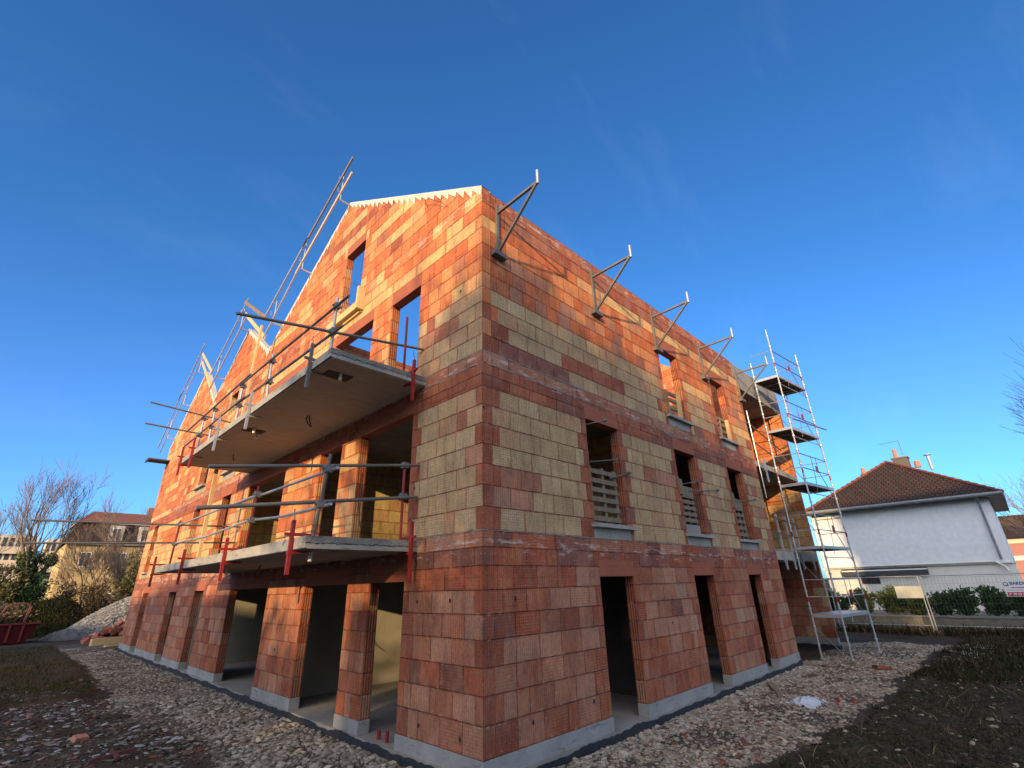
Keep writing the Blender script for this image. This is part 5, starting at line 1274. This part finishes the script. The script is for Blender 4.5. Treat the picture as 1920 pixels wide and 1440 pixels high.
def aLn(r): return (-2.6 + 2.65 * r.random(), 0.5 + 11.5 * r.random() ** 1.5)
def aLf(r): return (-2.2 + 2.3 * r.random(), 10 + 20 * r.random() ** 1.3)
def aRn(r): return (0.3 + 9.7 * r.random() ** 1.25, -2.7 + 2.75 * r.random())
def aRf(r): return (9 + 10.5 * r.random(), -3.0 + 4.5 * r.random())
stones('gravel', 12500, aLn, dG, 0.015, 0.075, STD, 'pale limestone rubble along the foot of the gable wall', 1)
stones('gravel', 9000, aLf, dG, 0.022, 0.065, STD, 'paler fine rubble toward the far end of the gable wall', 2)
stones('gravel', 13500, aRn, dG, 0.018, 0.07, STR, 'cream rubble strip along the foot of the side wall', 3)
stones('gravel', 9000, aRf, dG, 0.025, 0.07, ST, 'cream rubble round the scaffold feet', 4)
stones('rubble', 3800, lambda r: (-5.5 + 4.2 * r.random(), 1.5 + 14 * r.random()), lambda x, y: (0.9 if not any(zone(x, y)) else 0.12) * (mnoise.noise(Vector((x * 1.1, y * 1.1, 9))) > -0.2), 0.018, 0.10, [(0.16, 0.15, 0.13), (0.24, 0.235, 0.22), (0.10, 0.09, 0.075), (0.13, 0.115, 0.095), (0.30, 0.29, 0.275), (0.15, 0.065, 0.045)], 'scattered broken stones on the dark soil at lower left', 5, 0.35)
stones('rubble', 900, lambda r: (2 + 22 * r.random(), -6 + 6 * r.random()), lambda x, y: 0.5 * zone(x, y)[1], 0.015, 0.07, ST, 'few pale stones scattered in the dark grass at right', 6)
_mz = {}
def rz_(x, y):
    a, b = (x - 4.4) / 5.6, (y - 40.5) / 3.2; d = math.hypot(a, b); return ZG + 2.75 * max(0, math.cos(min(1, d) * math.pi / 2)) ** 0.9
stones('rubble', 9000, lambda r: (-1.2 + 6 * r.random(), 37.2 + 3.5 * r.random()), lambda x, y: 1 if math.hypot((x - 4.4) / 5.6, (y - 40.5) / 3.2) < 1.0 else 0, 0.04, 0.13, [(0.21, 0.21, 0.20), (0.15, 0.15, 0.145), (0.30, 0.295, 0.28)], 'pale crushed stones covering the big heap', 7, 0.6, zfun=rz_)

def grass(name, n_, area, dens, h0, h1, cols, label, seed, wdt=0.006, bend=0.5, zf=None):
    zf = zf or gh
    r = random.Random(seed); V = []; Fc = []; Cc = []; k = 0; tries = 0
    while k < n_ and tries < n_ * 10:
        tries += 1; x, y = area(r)
        if r.random() > dens(x, y): continue
        a = r.uniform(0, 6.283); h = h0 + (h1 - h0) * r.random() ** 2; b = h * r.uniform(.2, 1.3) * bend * 2; ca, sa = math.cos(a), math.sin(a); z = zf(x, y) - 0.01; w_ = wdt * r.uniform(.7, 1.4)
        i = len(V); V += [(x - sa * w_, y + ca * w_, z), (x + sa * w_, y - ca * w_, z), (x + ca * b * .4 + sa * w_ * .7, y + sa * b * .4 - ca * w_ * .7, z + h * .6), (x + ca * b * .4 - sa * w_ * .7, y + sa * b * .4 + ca * w_ * .7, z + h * .6), (x + ca * b, y + sa * b, z + h * r.uniform(.6, 1))]
        Fc += [(i, i + 1, i + 2, i + 3), (i + 3, i + 2, i + 4)]
        c = r.choice(cols); q = r.uniform(.7, 1.3); Cc += [(c[0] * q, c[1] * q, c[2] * q, 1)] * 5; k += 1
    me = bpy.data.meshes.new(name); me.from_pydata(V, [], Fc)
    a = me.color_attributes.new('Col', 'FLOAT_COLOR', 'POINT'); a.data.foreach_set('color', np.array(Cc, dtype=np.float32).ravel())
    me.materials.append(MT['grass']); o = bpy.data.objects.new(name, me); COL.objects.link(o); tag(o, label, 'grass', kind='stuff')
GC = [(0.03, 0.05, 0.014), (0.05, 0.06, 0.018), (0.09, 0.06, 0.03), (0.06, 0.045, 0.022)]; GD = [(0.042, 0.032, 0.018), (0.07, 0.054, 0.03), (0.022, 0.028, 0.010), (0.016, 0.028, 0.009), (0.028, 0.022, 0.014)]
def dgr(x, y): return zone(x, y)[1] * (0.35 + 0.65 * (mnoise.noise(Vector((x * .7, y * .7, 2))) > -0.1))
grass('grass', 20000, lambda r: (2.0 + 12 * r.random() ** 1.2, -7 + 5 * r.random()), dgr, 0.03, 0.14, GD, 'dark trampled grass at the lower right', 11, 0.004)
grass('grass', 22000, lambda r: (11 + 12.7 * r.random(), -9 + 9.5 * r.random()), dgr, 0.05, 0.25, GD, 'rough dead grass below the garden wall', 12, 0.009)
grass('grass', 26000, lambda r: (-8 + 6.2 * r.random(), 11.5 + 19 * r.random() ** 1.4), dgr, 0.04, 0.16, GC, 'mossy turf patch at the left', 13, 0.006)
grass('weeds', 4500, lambda r: (22.6 + 1.35 * r.random(), -9 + 13 * r.random()), lambda x, y: 1, 0.15, 0.55, GD + [(0.20, 0.13, 0.06)], 'tall dry weeds along the garden wall', 14, 0.012)
grass('reeds', 2200, lambda r: (0.5 + 4.5 * r.random(), 43 + 3 * r.random()), lambda x, y: 1, 0.6, 2.2, [(0.30, 0.21, 0.10), (0.22, 0.15, 0.07), (0.12, 0.10, 0.04)], 'tall dry grass stalks beyond the rubble heap', 15, 0.03, 0.2)

def mz(x, y):
    d = math.hypot((x + 1.6) / 3.0, (y - 44) / 3.0); return ZG + 2.2 * max(0, math.cos(min(1, d) * math.pi / 2)) ** 0.9
grass('weeds', 9000, lambda r: (-1.6 + 3 * r.uniform(-1, 1), 44 - 2.9 * r.random()), lambda x, y: 1 if math.hypot((x + 1.6) / 3, (y - 44) / 3) < 1 else 0, 0.12, 0.42, [(0.03, 0.045, 0.014), (0.05, 0.055, 0.02), (0.055, 0.04, 0.022), (0.02, 0.03, 0.012)], 'weeds covering the earth mound', 16, 0.02, 0.4, mz)
grass('straw', 170, lambda r: (3.0 + 11 * r.random(), -5.5 + 3.2 * r.random()), lambda x, y: 1, 0.12, 0.30, [(0.24, 0.18, 0.10), (0.17, 0.12, 0.07)], 'loose pale straws on the dark ground at right', 17, 0.005, 1.6)
stones('clods', 7000, lambda r: (2.5 + 12 * r.random() ** 1.1, -6.5 + 4.6 * r.random()), lambda x, y: zone(x, y)[1] * (0.25 + 0.75 * (mnoise.noise(Vector((x * .9, y * .9, 12))) > 0)), 0.012, 0.06, [(0.035, 0.027, 0.019), (0.055, 0.042, 0.03), (0.075, 0.058, 0.042), (0.03, 0.028, 0.018)], 'dark soil clods between the trampled grass', 21, 0.7)
stones('clods', 4000, lambda r: (-5.5 + 4.2 * r.random(), 2 + 12 * r.random()), lambda x, y: 0.8 * (1 - zone(x, y)[0]), 0.012, 0.06, [(0.035, 0.027, 0.019), (0.055, 0.042, 0.03), (0.08, 0.064, 0.048)], 'dark soil clods among the broken stones at lower left', 22, 0.7)
stones('rubble', 130, lambda r: (15.8 + 3.6 * r.random(), -3.9 + 0.9 * r.random()), lambda x, y: 1, 0.03, 0.10, [(0.40, 0.38, 0.33), (0.30, 0.28, 0.24)], 'line of pale stones in the grass beyond the gravel', 18)
stones('rubble', 1500, lambda r: (0.6 + 11.5 * r.random(), -0.55 + 0.52 * r.random()), lambda x, y: 0.8, 0.03, 0.095, [(0.32, 0.285, 0.22), (0.25, 0.22, 0.17), (0.38, 0.34, 0.27)], 'larger cream stones banked against the side wall', 19)
stones('rubble', 1500, lambda r: (-1.5 + 1.45 * r.random(), 1.0 + 9 * r.random()), lambda x, y: 0.8, 0.03, 0.10, [(0.30, 0.27, 0.22), (0.24, 0.21, 0.17), (0.36, 0.33, 0.27)], 'larger grey stones near the gable foot', 20)

# ------------------------------------------------------------------ unseen houses and trees added behind the camera to shade the site
HD = Vector((SUN_DIR.x, SUN_DIR.y, 0)).normalized(); PD = Vector((-HD.y, HD.x, 0)) * -1
if PD.dot(Vector((0.464, -0.886, 0))) < 0: PD = -PD
TE = math.tan(SUN_EL)
def behind(s, t): p = PD * s + HD * t; return p.x, p.y
def add_shade_house(s0, s1, t, H0, label):
    (xa, ya), (xb, yb) = behind(s0, t), behind(s1, t); L = s1 - s0; ang = math.atan2(yb - ya, xb - xa)
    e = empty('shade_house', (xa, ya, ZG), label, 'house', 'unseen houses added behind the camera to cast shade', rz=ang)
    H = H0 + TE * t - ZG; sgn = -1
    MB().box((0, sgn * 8 if sgn < 0 else 0, 0), (L, 0 if sgn < 0 else 8, H - 1.6), (0.55, 0.50, 0.42)).build('wall', MT['vcol'], e)
    m = MB(); uvquad(m, [(-.3, -8.4, H - 1.7), (L + .3, -8.4, H - 1.7), (L + .3, -4, H), (-.3, -4, H)]); uvquad(m, [(L + .3, .4, H - 1.7), (-.3, .4, H - 1.7), (-.3, -4, H), (L + .3, -4, H)])
    m.poly([(0, -8, H - 1.6), (0, 0, H - 1.6), (0, -4, H - .05)]); m.poly([(L, -8, H - 1.6), (L, 0, H - 1.6), (L, -4, H - .05)]); m.build('roof', MT['tiles'], e)
add_shade_house(-60, -13, 44, 5.0, 'long house added behind the camera to shade the far facade')
add_shade_house(-13, -8.0, 44, 4.0, 'narrow house added behind the camera to shade the gable foot')
add_shade_house(-8, -3.0, 44, 0.85, 'low house added behind the camera to shade the pillars')
add_shade_house(-3.0, 12.55, 44, 2.9, 'long house added behind the camera to shade the side wall')
add_shade_house(12.6, 42, 44, 12.3, 'tall block added behind the camera to shade the white house')
for i, (s, t, Hh, sd, l) in enumerate(((1.3, 30, 7.2, 61, 'dense bare tree behind the camera nearest the sun'), (4.9, 33, 7.3, 62, 'second bare tree behind the camera'), (8.2, 31, 6.2, 63, 'third bare tree behind the camera'), (9.6, 33, 5.0, 64, 'fourth bare tree behind the camera'),
                                    (-7.2, 31, 2.3, 65, 'low bare tree behind the camera'))):
    x, y = behind(s, t)
    tree('shade_tree', (x, y, ZG), l, Hh + TE * t, None, 6, 0.62, 3, sd, group='bare trees behind the camera', trunk_r=0.3, fork_z=0.25, forks=4, minr=0.022)
